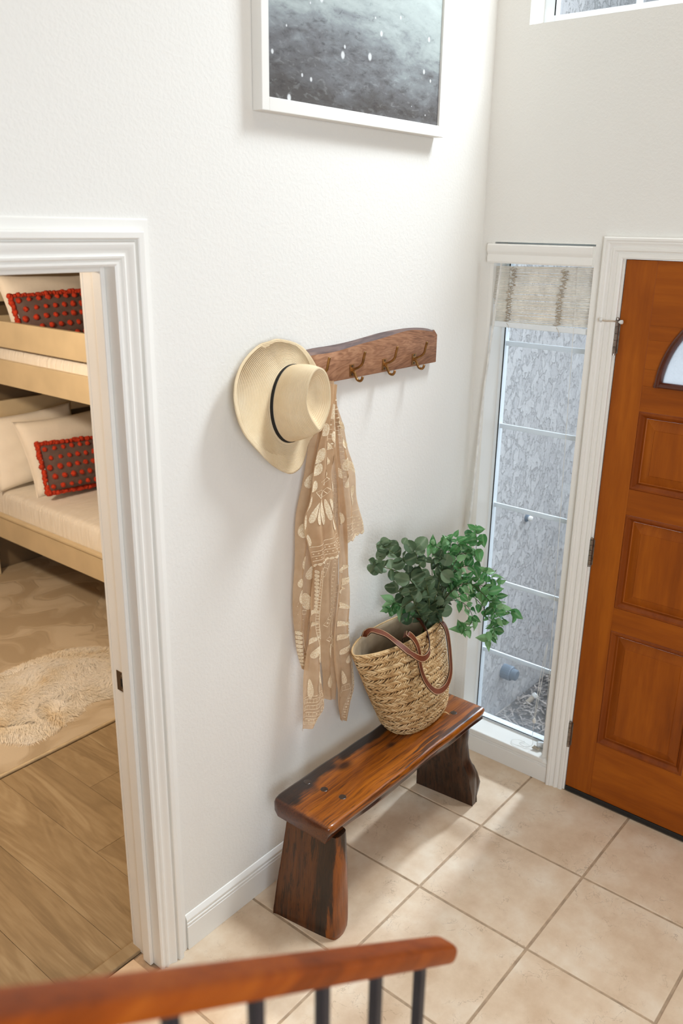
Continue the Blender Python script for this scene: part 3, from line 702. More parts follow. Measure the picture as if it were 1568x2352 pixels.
# boards around the fan light: region between arc and frame, built in three glued boards
def fan_board(za, zb):
    """solid around the arc between two heights, left and right halves welded through the top"""
    n = 28; parts = MB()
    for sgn, yedge in ((1, ya-SW), (-1, yb+SW)):
        rows = []
        for k in range(n+1):
            z = za+(zb-za)*k/n
            hh = z-FC[1]
            w = math.sqrt(max(0, FR*FR-hh*hh)) if hh < FR else 0.0
            yi = FC[0]+sgn*w
            rows.append([(0.0004, yedge, z), (0.0004, yi, z), (TH, yi, z), (TH, yedge, z)])
        parts.add(grid(rows, close_u=True, cap0=True, cap1=True))
    return parts.vf
for za, zb in ((FC[1], 1.700), (1.700, 1.795), (1.795, 1.842)):
    vf = fan_board(za+0.0004, zb); h = len(vf[0])//2
    fa = [f for f in vf[1] if max(f) < h]; fb_ = [tuple(i-h for i in f) for f in vf[1] if min(f) >= h]
    obj('fan_board', (vf[0][:h], fa), 'door_wood_horizontal', d1); obj('fan_board', (vf[0][h:], fb_), 'door_wood_horizontal', d1)
vf = fan_board(1.8424, ZT-0.0004); h = len(vf[0])//2
obj('fan_board', (vf[0][:h], [f for f in vf[1] if max(f) < h]), 'door_wood_horizontal', d1)
obj('fan_board', (vf[0][h:], [tuple(i-h for i in f) for f in vf[1] if min(f) >= h]), 'door_wood_horizontal', d1)
# raised panels with ogee frames
def panel(y0, y1, z0, z1):
    lo, hi = min(y0, y1), max(y0, y1)
    ins = [(0.0, 0.0008), (0.004, -0.0035), (0.010, -0.0030), (0.016, 0.004), (0.020, 0.008), (0.024, 0.016)]
    rows = [[(x, lo+d, z0+d), (x, hi-d, z0+d), (x, hi-d, z1-d), (x, lo+d, z1-d)] for d, x in ins]
    o = obj('panel_moulding', grid(rows, close_u=True), 'door_wood_moulding', d1)
    ins = [(0.0242, 0.014), (0.028, 0.016), (0.058, 0.006), (0.060, 0.0035)]
    rows = [[(x, lo+d, z0+d), (x, hi-d, z0+d), (x, hi-d, z1-d), (x, lo+d, z1-d)] for d, x in ins]
    back = [[(0.034, lo+0.0242, z0+0.0242), (0.034, hi-0.0242, z0+0.0242), (0.034, hi-0.0242, z1-0.0242), (0.034, lo+0.0242, z1-0.0242)]]
    obj('panel', grid(back+rows, close_u=True, cap0=True, cap1=True), 'door_wood_vertical', d1, flat_angle=20)
for z0, z1 in PZ:
    for q in (p1, p2): panel(q[0], q[1], z0, z1)
# fan light
fan = obj('fanlight_frame', grid([[(x, FC[0]+r*math.cos(a), FC[1]+r*math.sin(a)) for x, r in ((0.0, FR), (-0.010, FR-0.002), (-0.013, FR-0.007), (-0.009, FR-0.012), (-0.010, FR-0.016), (-0.002, FI), (0.022, FI), (0.022, FR))] for a in [PI*k/48 for k in range(49)]], close_u=True, cap0=True, cap1=True), 'fan_moulding', d1, smooth=True, flat_angle=40)
bpz = [(0.0, -0.001), (-0.010, 0.001), (-0.012, 0.005), (-0.008, 0.009), (-0.006, 0.014), (0.0, 0.018), (0.022, 0.018), (0.022, -0.001)]
obj('fanlight_sill', grid([[(x, y, FC[1]+z) for x, z in bpz] for y in (FC[0]-FR, FC[0]+FR)], close_u=True, cap0=True, cap1=True), 'fan_moulding', d1)
nr = 5
gb = [PI*k/nr for k in range(nr+1)]
RI = 0.085
for k in range(nr):
    a0, a1 = gb[k], gb[k+1]; m = 8
    pts = [(RI, a0+(a1-a0)*j/m) for j in range(m+1)]+[(FI+0.001, a1-(a1-a0)*j/m) for j in range(m+1)]
    P = [(FC[0]+r*math.cos(a), max(FC[1]+r*math.sin(a), FC[1]+0.016)) for r, a in pts]
    v = [(0.010, y, z) for y, z in P]+[(0.014, y, z) for y, z in P]; n = len(P)
    f = [tuple(range(n)), tuple(range(2*n-1, n-1, -1))]+[(i, (i+1) % n, n+(i+1) % n, n+i) for i in range(n)]
    obj('fan_glass', (v, f), 'obscure_glass', d1)
P = [(FC[0]+RI*math.cos(PI*k/20), max(FC[1]+RI*math.sin(PI*k/20), FC[1]+0.016)) for k in range(21)]
n = len(P); obj('fan_glass', ([(0.010, y, z) for y, z in P]+[(0.014, y, z) for y, z in P], [tuple(range(n)), tuple(range(2*n-1, n-1, -1))]+[(i, (i+1) % n, n+(i+1) % n, n+i) for i in range(n)]), 'obscure_glass', d1)
for a in gb[1:-1]:
    obj('fan_came', cyl((0.009, FC[0]+RI*math.cos(a), FC[1]+RI*math.sin(a)), (0.009, FC[0]+FI*math.cos(a), FC[1]+FI*math.sin(a)), 0.0036, 6), 'lead_came', d1)
obj('fan_came', tube([(0.009, FC[0]+RI*math.cos(PI*k/20), FC[1]+RI*math.sin(PI*k/20)) for k in range(21)], 0.0036, 6, up=(1, 0, 0)), 'lead_came', d1)
obj('door_sweep', bbox(-0.004, TH, yb+0.002, ya-0.002, 0.0035, ZB-0.001, 0.002), 'black_rubber', d1)
# hinges
for zi, (z0, z1) in enumerate(((1.735, 1.858), (0.968, 1.078), (0.203, 0.315))):
    yh = ya+0.004; hg = obj('hinge', box(-0.0015, 0.001, ya-0.006, ya+0.0095, z0+0.006, z1-0.006), 'nickel', d1, label='satin nickel hinge')
    seg = (z1-z0-0.012)/5
    for k in range(5): obj('hinge_knuckle', cyl((-0.0075, yh, z0+0.006+seg*k+0.0006), (-0.0075, yh, z0+0.006+seg*(k+1)-0.0006), 0.0062, 12), 'nickel', hg)
    obj('hinge_pin', lathe([(0.0035, 0), (0.0055, 0.002), (0.0055, 0.006), (0.003, 0.009)], (-0.0075, yh, z1-0.007), (0, 0, 1), 10), 'nickel', hg)
    obj('hinge_pin', lathe([(0.0055, 0), (0.0045, 0.006)], (-0.0075, yh, z0), (0, 0, 1), 10), 'nickel', hg)
plain('stop_metal', srgb(200, 190, 176), 0.3, 0.6)
ds = obj('hinge_stop', tube(catmull([(-0.0075, ya+0.004, 1.846), (-0.022, ya+0.014, 1.848), (-0.034, ya+0.034, 1.848), (-0.040, ya+0.046, 1.850)], 4), 0.0028, 8), 'stop_metal', d1, label='hinge-pin door stop with a white pad')
obj('bumper', lathe([(0.002, -0.004), (0.0065, -0.002), (0.0075, 0.002), (0.004, 0.006)], (-0.040, ya+0.047, 1.850), (-0.5, 0.8, 0), 12), 'cord_white', ds)
obj('bumper', lathe([(0.002, -0.005), (0.0072, -0.005), (0.0072, 0.0), (0.003, 0.008), (0.0015, 0.009)], (-0.012, ya-0.010, 1.846), (-0.8, 0.6, 0), 12), 'cord_white', ds)

# ------------------------------------------------------------------ outside
props(obj('stucco_wall', box(0.141, 4.2, 0.030, 0.115, -0.4, 5.4), 'stucco'), 'grey knockdown stucco house wall seen through the sidelight', 'wall', kind='structure')
gr = obj('ground_bed', box(0.141, 4.2, -3.2, 0.030, -0.3, -0.115), 'mulch_soil'); props(gr, 'dark mulch bed outside the sidelight', 'ground', kind='structure')
ch = MB(); rc = random.Random(21)
for k in range(2600):
    x = rc.uniform(0.16, 1.5); y = rc.uniform(-0.75, 0.02)
    L = rc.choice((0.012, 0.018, 0.025, 0.035, 0.05, 0.10)) * rc.uniform(0.7, 1.3); w = rc.uniform(0.0018, 0.0048)
    a = rc.uniform(0, PI); tilt = rc.uniform(-0.25, 0.25); z = -0.112+rc.uniform(0, 0.022)
    dx = Vector((math.cos(a)*math.cos(tilt), math.sin(a)*math.cos(tilt), math.sin(tilt))); sd = Vector((-math.sin(a), math.cos(a), rc.uniform(-0.5, 0.5))).normalized()
    c = Vector((x, min(y, 0.02-L/2*abs(math.sin(a))), z+abs(math.sin(tilt))*L/2)); bend = Vector((0, 0, rc.uniform(-0.1, 0.25)*L))
    rows = []
    for s, ww in ((-0.5, 0.55), (0, 1), (0.5, 0.45)):
        p = c+dx*(L*s)+(bend if s == 0 else Vector())
        n = dx.cross(sd).normalized()*0.0016
        rows.append([p+sd*w*ww+n, p-sd*w*ww+n, p-sd*w*ww-n, p+sd*w*ww-n])
    ch.add(grid(rows, close_u=True, cap0=True, cap1=True))
props(obj('wood_mulch', ch.vf, 'mulch_chip'), 'pale shredded bark mulch lying outside the sidelight', 'mulch', kind='stuff')
pipe = thing('drain_pipe', (0.5, 0.03, 0.11), 'blue-grey capped pipe stub sticking out of the stucco wall', 'pipe')
pc = at(1168, 1545, 0.0)
obj('pipe_collar', lathe([(0.036, 0), (0.036, 0.045), (0.033, 0.050)], (pc.x, 0.031, pc.z), (0, -1, 0), 20), 'pipe_blue', pipe)
obj('pipe_cap', lathe([(0.027, 0.0), (0.027, 0.022), (0.022, 0.026), (0.0, 0.026)], (pc.x, -0.019, pc.z), (0, -1, 0), 20), 'pipe_blue', pipe)
stk = thing('garden_riser', (0.5, -0.25, -0.11), 'short beige pipe riser with a white cap leaning in the mulch', 'pipe')
def ground_pt(px, py, z):
    d = FW + RT*((px-W_PX/2)/F_PX) - UP*((py-H_PX/2)/F_PX); return CAM+d*((z-CAM.z)/d.z)
a_, b_ = ground_pt(1207, 1616, -0.108), ground_pt(1226, 1600, -0.075)
plain('pipe_beige', srgb(188, 172, 150), 0.6)
obj('riser_pipe', cyl(a_, b_, 0.012, 12), 'pipe_beige', stk); dd = (b_-a_).normalized()
obj('riser_cap', lathe([(0.015, -0.004), (0.0165, 0.0), (0.0165, 0.014), (0.010, 0.018)], b_, dd, 14), 'cord_white', stk)
kn = at(1213, 1190, 0.02)
hk = thing('white_knob', (kn.x, 0.03, kn.z), 'small white round knob over a dark shadow disc on the stucco wall seen through the sidelight', 'knob')  # white spot built as a plain knob
obj('knob_shadow_disc', lathe([(0.020, 0.0), (0.018, 0.008), (0.009, 0.012)], (kn.x, 0.031, kn.z), (0, -1, 0), 16), 'pipe_blue', hk)  # darker disc paints the knob's shadow on the wall
obj('round_knob', lathe([(0.008, 0), (0.012, 0.006), (0.011, 0.016), (0.004, 0.02)], (kn.x, 0.019, kn.z), (0, -1, 0), 14), 'cord_white', hk)

# ------------------------------------------------------------------ staircase with handrail
RC = lambda x: Vector((x, -1.2062+0.0370*(x+2.1), 1.2559+0.7128*(-2.1-x)))   # centre line of the rail
st = thing('staircase', (-2.9, -1.8, 0), 'staircase below the wooden handrail', 'stairs', kind='structure')
for i in range(11):
    xa = -1.75-0.24*i; zt = 0.18*(i+1)
    obj('tread', bbox(xa-0.245, xa+0.02, -2.35, -1.20, zt-0.03, zt, 0.006), 'rail_wood', st)
    obj('riser', box(xa-0.012, xa, -2.34, -1.21, zt-0.18, zt-0.031), 'white_paint', st)
rl = thing('stair_railing', (-2.1, -1.255, 0.3), 'reddish-brown wooden handrail on black iron balusters across the lower edge', 'railing')
ra, rb_ = RC(-4.0), RC(-1.998)
sd = (rb_-ra).normalized(); upv = Vector((0, 0, 1)); upv = (upv-sd*upv.dot(sd)).normalized(); sv = sd.cross(upv)
prof = []
for k in range(24):
    a = 2*PI*k/24; c, s = math.cos(a), math.sin(a); e = 0.62
    prof.append((0.0207*math.copysign(abs(c)**e, c), 0.0136*math.copysign(abs(s)**e, s)))
rows = []; L = (rb_-ra).length
for (t, sc) in [(0, 1), (0.5, 1), (0.9, 1)]+[(1-0.016/L*(1-math.sin(q)), math.cos(q)**0.5 if q < 1.5 else 0.3) for q in (0, 0.4, 0.8, 1.1, 1.3)]:
    c = ra.lerp(rb_, t)
    rows.append([c+sv*(u*sc)+upv*(w*sc) for u, w in prof])
obj('handrail', grid(rows, close_u=True, cap0=True, cap1=True), 'rail_wood', rl, smooth=True, origin=tuple(rb_))
for i in range(-5, 5):
    x = -2.482+0.1035*i; y = RC(x).y
    k = max(0, int((-1.75-x)//0.24)); zt = 0.18*(k+1)
    obj('baluster', bbox(x-0.0064, x+0.0064, y-0.0064, y+0.0064, zt, RC(x).z-0.008, 0.001), 'dark_iron', rl)

# ------------------------------------------------------------------ framed picture
FX0, FX1, FZ0, FZ1, FD = -1.157, -0.344, 2.405, 3.50, 0.035
pf = thing('framed_picture', (-0.75, 0, FZ0), 'large white framed photograph of pale grey rippling sea water above the hooks', 'picture')
b = 0.026
for n, q in (('frame_side', (FX0, FX0+b, FZ0, FZ1)), ('frame_side', (FX1-b, FX1, FZ0, FZ1)), ('frame_bar', (FX0+b, FX1-b, FZ0, FZ0+b+0.006)), ('frame_bar', (FX0+b, FX1-b, FZ1-b, FZ1))):
    obj(n, bbox(q[0], q[1], -FD, -0.001, q[2], q[3], 0.0015), 'white_paint', pf)
obj('photograph', box(FX0+b, FX1-b, -FD+0.007, -FD+0.011, FZ0+b+0.006, FZ1-b), 'sea_photograph', pf, origin=(FX0+b, -FD+0.008, FZ0+b))

# ------------------------------------------------------------------ coat rack
rk = thing('coat_rack', (-0.7, 0, 1.74), 'live-edge wooden coat rack with bronze hooks', 'coat rack')
topz = [(-1.110, 1.772), (-1.05, 1.776), (-0.953, 1.791), (-0.85, 1.793), (-0.76, 1.797), (-0.68, 1.804), (-0.60, 1.811), (-0.52, 1.814), (-0.44, 1.814), (-0.37, 1.809), (-0.325, 1.802), (-0.304, 1.783)]
tp = catmull([(x, 0, z) for x, z in topz[:-1]], 4)+[Vector((-0.304, 0, 1.783))]
rows = []
for p in tp:
    bev = 0.006+0.008*max(0.0, min(1.0, (-0.45-p.x)/0.35)) if p.x < -0.33 else 0.001
    wob = 0.004*math.sin(p.x*23)
    zl = 1.688
    rows.append([(p.x, -0.001, zl), (p.x, -0.023, zl), (p.x, -0.0245, zl+0.002), (p.x, -0.0245, p.z-bev+wob*0.6*(bev > 0.002)), (p.x, -0.014, p.z-0.003), (p.x, -0.001, p.z)])
v, f = grid(rows, close_u=True, cap0=True, cap1=True)
rko = obj('board', (v, f), ['rack_wood', 'rack_bark'], rk, flat_angle=40, origin=(-0.7, 0, 1.74))
for p in rko.data.polygons:
    if abs(p.normal.x) < 0.7 and p.center.z+1.74 > 1.765 and p.normal.z > 0.35: p.material_index = 1
def hook(x):
    h = thing_child('hook', x)
    return h
for hx in (-1.078, -0.938, -0.772, -0.606, -0.441):
    y0 = -0.0245
    h = obj('hook', bbox(hx-0.0105, hx+0.0105, y0-0.003, y0, 1.694, 1.731, 0.001), 'bronze_hook', rk)
    zo = -0.016 if hx < -1.0 else 0.0
    up_ = catmull([(hx, y0-0.002, 1.712), (hx, y0-0.014, 1.718), (hx, y0-0.030, 1.726), (hx, y0-0.042, 1.738), (hx, y0-0.047, 1.756+zo), (hx, y0-0.052, 1.775+zo*1.6)], 5)
    obj('hook_arm', tube(up_, [0.0042]*(len(up_)-1)+[0.0046], 8, up=(1, 0, 0)), 'bronze_hook', h, smooth=True)
    dn = catmull([(hx, y0-0.002, 1.713), (hx, y0-0.012, 1.706), (hx, y0-0.017, 1.696), (hx, y0-0.024, 1.686), (hx, y0-0.035, 1.684), (hx, y0-0.042, 1.690), (hx, y0-0.044, 1.698)], 5)
    obj('hook_arm', tube(dn, 0.0042, 8, up=(1, 0, 0)), 'bronze_hook', h, smooth=True)
    obj('screw', cyl((hx, y0-0.0045, 1.700), (hx, y0-0.003, 1.700), 0.0035, 10), 'strike_metal', h)
    obj('screw', cyl((hx, y0-0.0045, 1.726), (hx, y0-0.003, 1.726), 0.0035, 10), 'strike_metal', h)

# ------------------------------------------------------------------ straw hat
ht = thing('straw_hat', (-1.08, -0.04, 1.65), 'pale straw sun hat with a pinched crown and thin black band on a hook', 'hat')
outl = [(640, 778, -.022), (690, 793, -.028), (722, 832, -.034), (742, 880, -.037), (752, 935, -.038), (736, 985, -.038), (712, 1012, -.036), (703, 1042, -.044), (692, 1072, -.054), (672, 1088, -.062), (650, 1084, -.068), (622, 1066, -.072), (590, 1034, -.072), (562, 1000, -.070), (545, 960, -.064), (537, 915, -.056), (541, 870, -.046), (558, 830, -.036), (588, 797, -.026), (614, 783, -.020)]
ob = catmull([at(a, b_2, y) for a, b_2, y in outl], 4, True)
BC = Vector((-1.070, -0.043, 1.653))
N = len(ob)
ang = [math.atan2(p.z-BC.z, p.x-BC.x) for p in ob]
inner = [Vector((BC.x+0.083*math.cos(a), BC.y, BC.z+0.110*math.sin(a))) for a in ang]
rows = []; uvr = []
K = 16
for k in range(K+1):
    s = k/K; row = []; u_ = []
    for i in range(N):
        p = inner[i].lerp(ob[i], s)
        cup = math.sin(s*PI)*0.010*(0.5+0.5*math.sin(ang[i]))*(0.5-0.5*math.cos(ang[i]))           # the brim dips behind the crown at the top
        p = p+Vector((0, cup, 0))
        if s < 0.12: p.y -= 0.004*(1-s/0.12)
        ss = lambda q: max(0.0, min(1.0, q))**2*(3-2*max(0.0, min(1.0, q)))
        p.y = min(p.y, -0.012-0.0155*ss((p.x+1.215)/0.09)*ss((p.z-1.62)/0.07))
        row.append(p); u_.append((i/N, 0.10*s*(1+0.15*math.sin(ang[i]*2))))
    rows.append(row); uvr += u_
back = [[p+Vector((0, 0.0022, 0)) for p in rows[-1]], [p+Vector((0, 0.0022, 0)) for p in rows[0]]]
v, f = grid(rows+back, close_u=True)
o = obj('brim', (v, f), 'hat_straw', ht, smooth=True, uv=uvr+[(0, 0.1)]*N+[(0, 0)]*N)
# crown
rows = []; uvr = []; M_ = 72
def crown_pt(t, a):
    e = 1-(1-t)**1.6
    c, s = math.cos(a), math.sin(a)
    base = Vector((BC.x+0.083*c, BC.y, BC.z+0.110*s))
    pin = 1-0.62*max(0, -s)**2.2
    top = Vector((-1.070+0.051*c*pin, -0.152-0.006*max(0, -s), 1.681+0.088*s))
    p = base.lerp(top, t)
    bul = math.sin(t*PI)*0.006
    p.x += bul*c; p.z += bul*s
    p.y = base.y+(top.y-base.y)*t
    return p
for k in range(23):
    t = k/22; row = [crown_pt(t, 2*PI*i/M_) for i in range(M_)]
    rows.append(row); uvr += [(i/M_, 0.2+0.125*t) for i in range(M_)]
ring = rows[-1]; ctr = Vector((-1.068, -0.126, 1.690))
for k in range(1, 13):
    t = k/12; row = []
    for i, p in enumerate(ring):
        q = p.lerp(ctr, t); dip = math.sin(min(1, t*1.6)*PI/2)
        q.y = p.y+(ctr.y-p.y)*dip - (0.004*math.sin(t*PI*3) if t < 0.34 else 0)
        if k == 12: q = ctr+(p-ctr)*0.01
        row.append(q)
    rows.append(row); uvr += [(i/M_, 0.325+0.075*t) for i in range(M_)]
v, f = grid(rows, close_u=True, cap1=True)
obj('crown', (v, f), 'hat_straw', ht, smooth=True, uv=uvr)
rows = []
for t, o_ in ((0.01, 0.0012), (0.035, 0.0022), (0.10, 0.0022), (0.125, 0.0010)):
    row = []
    for i in range(M_):
        a = 2*PI*i/M_; p = crown_pt(t, a); row.append(p+Vector((math.cos(a)*o_, 0, math.sin(a)*o_)))
    rows.append(row)
obj('hat_band', grid(rows, close_u=True), 'ribbon_black', ht, smooth=True, label='thin black band')

# ------------------------------------------------------------------ scarf
sf = thing('scarf', (-0.9, -0.05, 1.69), 'sheer tan scarf with cream leaf embroidery hanging below the hat', 'scarf')
def resample(pts, n):
    d = [0]
    for a, b2 in zip(pts, pts[1:]): d.append(d[-1]+(b2-a).length)
    out = []
    for k in range(n):
        t = d[-1]*k/(n-1); i = 0
        while i < len(d)-2 and d[i+1] < t: i += 1
        q = (t-d[i])/max(1e-9, d[i+1]-d[i]); out.append(pts[i].lerp(pts[i+1], min(1, q)))
    return out
class Fold:
    def __init__(s, yc, left, right, pleats, amp, ph=0.0, drift=0.0, scallop=0.0, n=44, m=70):
        Lp = resample(catmull([Vector((x, 0, z)) for x, z in left], 4), m); Rp = resample(catmull([Vector((x, 0, z)) for x, z in right], 4), m)
        s.L, s.R, s.m, s.yc, s.pl, s.amp, s.ph, s.dr, s.sc, s.n = Lp, Rp, m, yc, pleats, amp, ph, drift, scallop, n
        s.h = sum((a-b2).length for a, b2 in zip(Lp, Lp[1:]))
    def w(s, t):
        i = min(s.m-1, max(0, int(t*(s.m-1)))); return max(0.01, (s.R[i]-s.L[i]).length)
    def p(s, u, t):
        q = max(0, min(1, t))*(s.m-1); i = min(s.m-2, int(q)); r = q-i
        A = s.L[i].lerp(s.L[i+1], r); B = s.R[i].lerp(s.R[i+1], r)
        ang_ = 2*PI*(s.pl*u+s.ph+s.dr*t)
        env = s.amp*(0.45+0.55*min(1, t*2.5))
        uu = u+0.02/max(1, s.pl)*math.sin(ang_+1.1)*math.sin(PI*u)
        P = A.lerp(B, uu)
        y = s.yc+env*math.sin(ang_)-0.007*math.cos(PI*(u-0.5))
        y += 0.004*math.sin(t*19+u*6)
        if s.sc and t > 0.97: P.z += s.sc*(1-abs(math.sin(u*PI*max(3, s.w(1)/0.016))))*(t-0.97)/0.03
        return Vector((P.x, min(y, -0.012), P.z))
    def vf(s): return grid([[s.p(j/(s.n-1), i/(s.m-1)) for j in range(s.n)] for i in range(s.m)])
class Emb:
    def __init__(s, F): s.F = F; s.mb = MB()
    def P(s, u, t):
        F = s.F; u = max(0.015, min(0.985, u)); t = max(0, min(0.998, t)); e = 0.01
        p = F.p(u, t); du = F.p(min(1, u+e), t)-F.p(max(0, u-e), t); dt = F.p(u, min(1, t+e))-F.p(u, max(0, t-e))
        n = du.cross(dt)
        n = n.normalized() if n.length > 1e-9 else Vector((0, -1, 0))
        if n.y > 0: n = -n
        return p+n*0.0022
    def shape(s, u0, t0, outline):
        """outline in metres (dx right, dz up) about (u0,t0), filled"""
        w = s.F.w(t0); h = s.F.h
        n = len(outline); vs = [s.P(u0, t0)]; cx = sum(a for a, _ in outline)/n; cz = sum(b2 for _, b2 in outline)/n
        vs = [s.P(u0+cx/w, t0-cz/h)]
        for r in (0.33, 0.66, 1.0):
            vs += [s.P(u0+(cx+(a-cx)*r)/w, t0-(cz+(b2-cz)*r)/h) for a, b2 in outline]
        f = [(0, 1+k, 1+(k+1) % n) for k in range(n)]+[(1+j*n+k, 1+j*n+n+k, 1+j*n+n+(k+1) % n, 1+j*n+(k+1) % n) for j in (0, 1) for k in range(n)]
        s.mb.add((vs, f))
    def petal(s, u, t, L, W, rot, n=16):
        pts = []
        for k in range(n):
            a = 2*PI*k/n; x = W*math.sin(a)*(0.75-0.25*math.cos(a)); z = -L*(0.5+0.5*-math.cos(a))
            c, q = math.cos(rot), math.sin(rot); pts.append((x*c-z*q, x*q+z*c))
        s.shape(u, t, pts)
    def dot(s, u, t, r=0.0028): s.shape(u, t, [(r*math.cos(2*PI*k/6), r*math.sin(2*PI*k/6)) for k in range(6)])
    def line(s, uts, wd=0.0022):
        """thin ribbon through (u,t) points"""
        P = [s.P(u, t) for u, t in uts]; rows = []
        for i, p in enumerate(P):
            tn = (P[min(i+1, len(P)-1)]-P[max(0, i-1)]); sd_ = tn.cross(Vector((0, -1, 0)))
            sd_ = sd_.normalized() if sd_.length > 1e-9 else Vector((1, 0, 0))
            rows.append([p+sd_*wd/2, p-sd_*wd/2])
        s.mb.add(grid(rows))
    def ladder(s, uts, gap=0.012, step=0.011, dots=False):
        """two lines with rungs"""
        w, h = s.F.w(uts[0][1]), s.F.h; A = []; B = []
        q = [Vector((u*w, t*h, 0)) for u, t in uts]; q = resample(catmull(q, 4), max(4, int(sum((a-b2).length for a, b2 in zip(q, q[1:]))/step)))
        for i, p in enumerate(q):
            tn = (q[min(i+1, len(q)-1)]-q[max(0, i-1)]).normalized(); sd_ = Vector((-tn.y, tn.x, 0))
            a, b2 = p+sd_*gap/2, p-sd_*gap/2
            A.append((a.x/w, a.y/h)); B.append((b2.x/w, b2.y/h))
        s.line(A); s.line(B)
        for i, (a, b2) in enumerate(zip(A, B)):
            if dots and i % 2: s.dot((a[0]+b2[0])/2, (a[1]+b2[1])/2)
            else: s.line([a, ((a[0]+b2[0])/2, (a[1]+b2[1])/2), b2], 0.0018)
    def band(s, t, n=14, u0=0.02, u1=0.98): s.line([(u0+(u1-u0)*k/n, t) for k in range(n+1)])
    def scallops(s, t=0.99, r=0.007, u0=0.03, u1=0.97, count=None):
        c = count or max(4, int(s.F.w(0.97)/(2*r)))
        for k in range(c): s.shape(u0+(u1-u0)*(k+0.5)/c, t, [(r*math.cos(2*PI*j/8), r*0.8*math.sin(2*PI*j/8)) for j in range(8)])
    def edge_scallops(s, u, t0, t1, r=0.007):
        c = max(2, int((t1-t0)*s.F.h/(2*r)))
        for k in range(c): s.shape(u, t0+(t1-t0)*(k+0.5)/c, [(r*0.75*math.cos(2*PI*j/8), r*math.sin(2*PI*j/8)) for j in range(8)])
folds = {
 'mid': Fold(-.030, [(-.915, 1.66), (-.925, 1.53), (-.930, 1.40), (-0.92, 1.256), (-0.923, 1.11), (-0.917, 0.956), (-0.908, 0.795), (-0.898, 0.694), (-0.891, 0.614)], [(-.89, 1.66), (-.865, 1.53), (-.835, 1.40), (-0.825, 1.234), (-0.838, 1.084), (-0.84, 0.929), (-0.841, 0.768), (-0.839, 0.668), (-0.84, 0.592)], 1.5, .006, .2),
 'left': Fold(-.034, [(-0.931, 1.688), (-0.955, 1.594), (-0.982, 1.493), (-1.003, 1.382), (-1.026, 1.275), (-1.036, 1.146), (-1.038, 1.06), (-1.037, 0.952), (-1.031, 0.854), (-1.002, 0.775)], [(-0.897, 1.684), (-0.904, 1.586), (-0.914, 1.48), (-0.917, 1.363), (-0.92, 1.247), (-0.935, 1.115), (-0.951, 1.03), (-0.971, 0.928), (-0.983, 0.835), (-0.991, 0.77)], 2.5, .010, .1, .3),
 'rtail': Fold(-.050, [(-0.905, 1.66), (-0.896, 1.533), (-0.877, 1.392), (-0.861, 1.245), (-0.856, 1.11), (-0.867, 0.992), (-0.876, 0.885), (-0.874, 0.772), (-0.86, 0.651), (-0.854, 0.573), (-0.824, 0.505)], [(-0.885, 1.66), (-0.865, 1.528), (-0.841, 1.384), (-0.822, 1.235), (-0.8, 1.094), (-0.783, 0.979), (-0.792, 0.861), (-0.77, 0.772), (-0.752, 0.664), (-0.755, 0.588), (-0.81, 0.509)], 1.6, .009, .55, .2),
 'right': Fold(-.058, [(-0.914, 1.702), (-0.906, 1.629), (-0.884, 1.553), (-0.862, 1.459), (-0.850, 1.373), (-0.842, 1.275), (-0.838, 1.22), (-0.824, 1.163)], [(-0.902, 1.702), (-0.877, 1.605), (-0.835, 1.497), (-0.809, 1.429), (-0.792, 1.361), (-0.769, 1.268), (-0.753, 1.22), (-0.743, 1.185)], 1.4, .008, .3, .1, .006),
 'ltail': Fold(-.066, [(-0.962, 1.414), (-0.98, 1.281), (-0.995, 1.143), (-1.009, 1.031), (-1.021, 0.93), (-1.03, 0.858), (-1.039, 0.784), (-1.047, 0.694), (-1.049, 0.631), (-1.044, 0.577)], [(-0.934, 1.408), (-0.94, 1.27), (-0.950, 1.132), (-0.955, 0.983), (-0.953, 0.874), (-0.948, 0.794), (-0.94, 0.711), (-0.933, 0.639), (-0.939, 0.605), (-0.985, 0.580)], 1.5, .008, .75, .15),
 'front': Fold(-.084, [(-0.942, 1.7), (-0.970, 1.618), (-0.985, 1.543), (-1.005, 1.455), (-1.029, 1.365), (-1.047, 1.299), (-1.029, 1.21), (-1.008, 1.141)], [(-0.920, 1.696), (-0.920, 1.611), (-0.923, 1.531), (-0.923, 1.436), (-0.917, 1.337), (-0.897, 1.245), (-0.887, 1.188), (-0.882, 1.155)], 2.2, .0075, .0, .2, .006),
}
flabel = {}
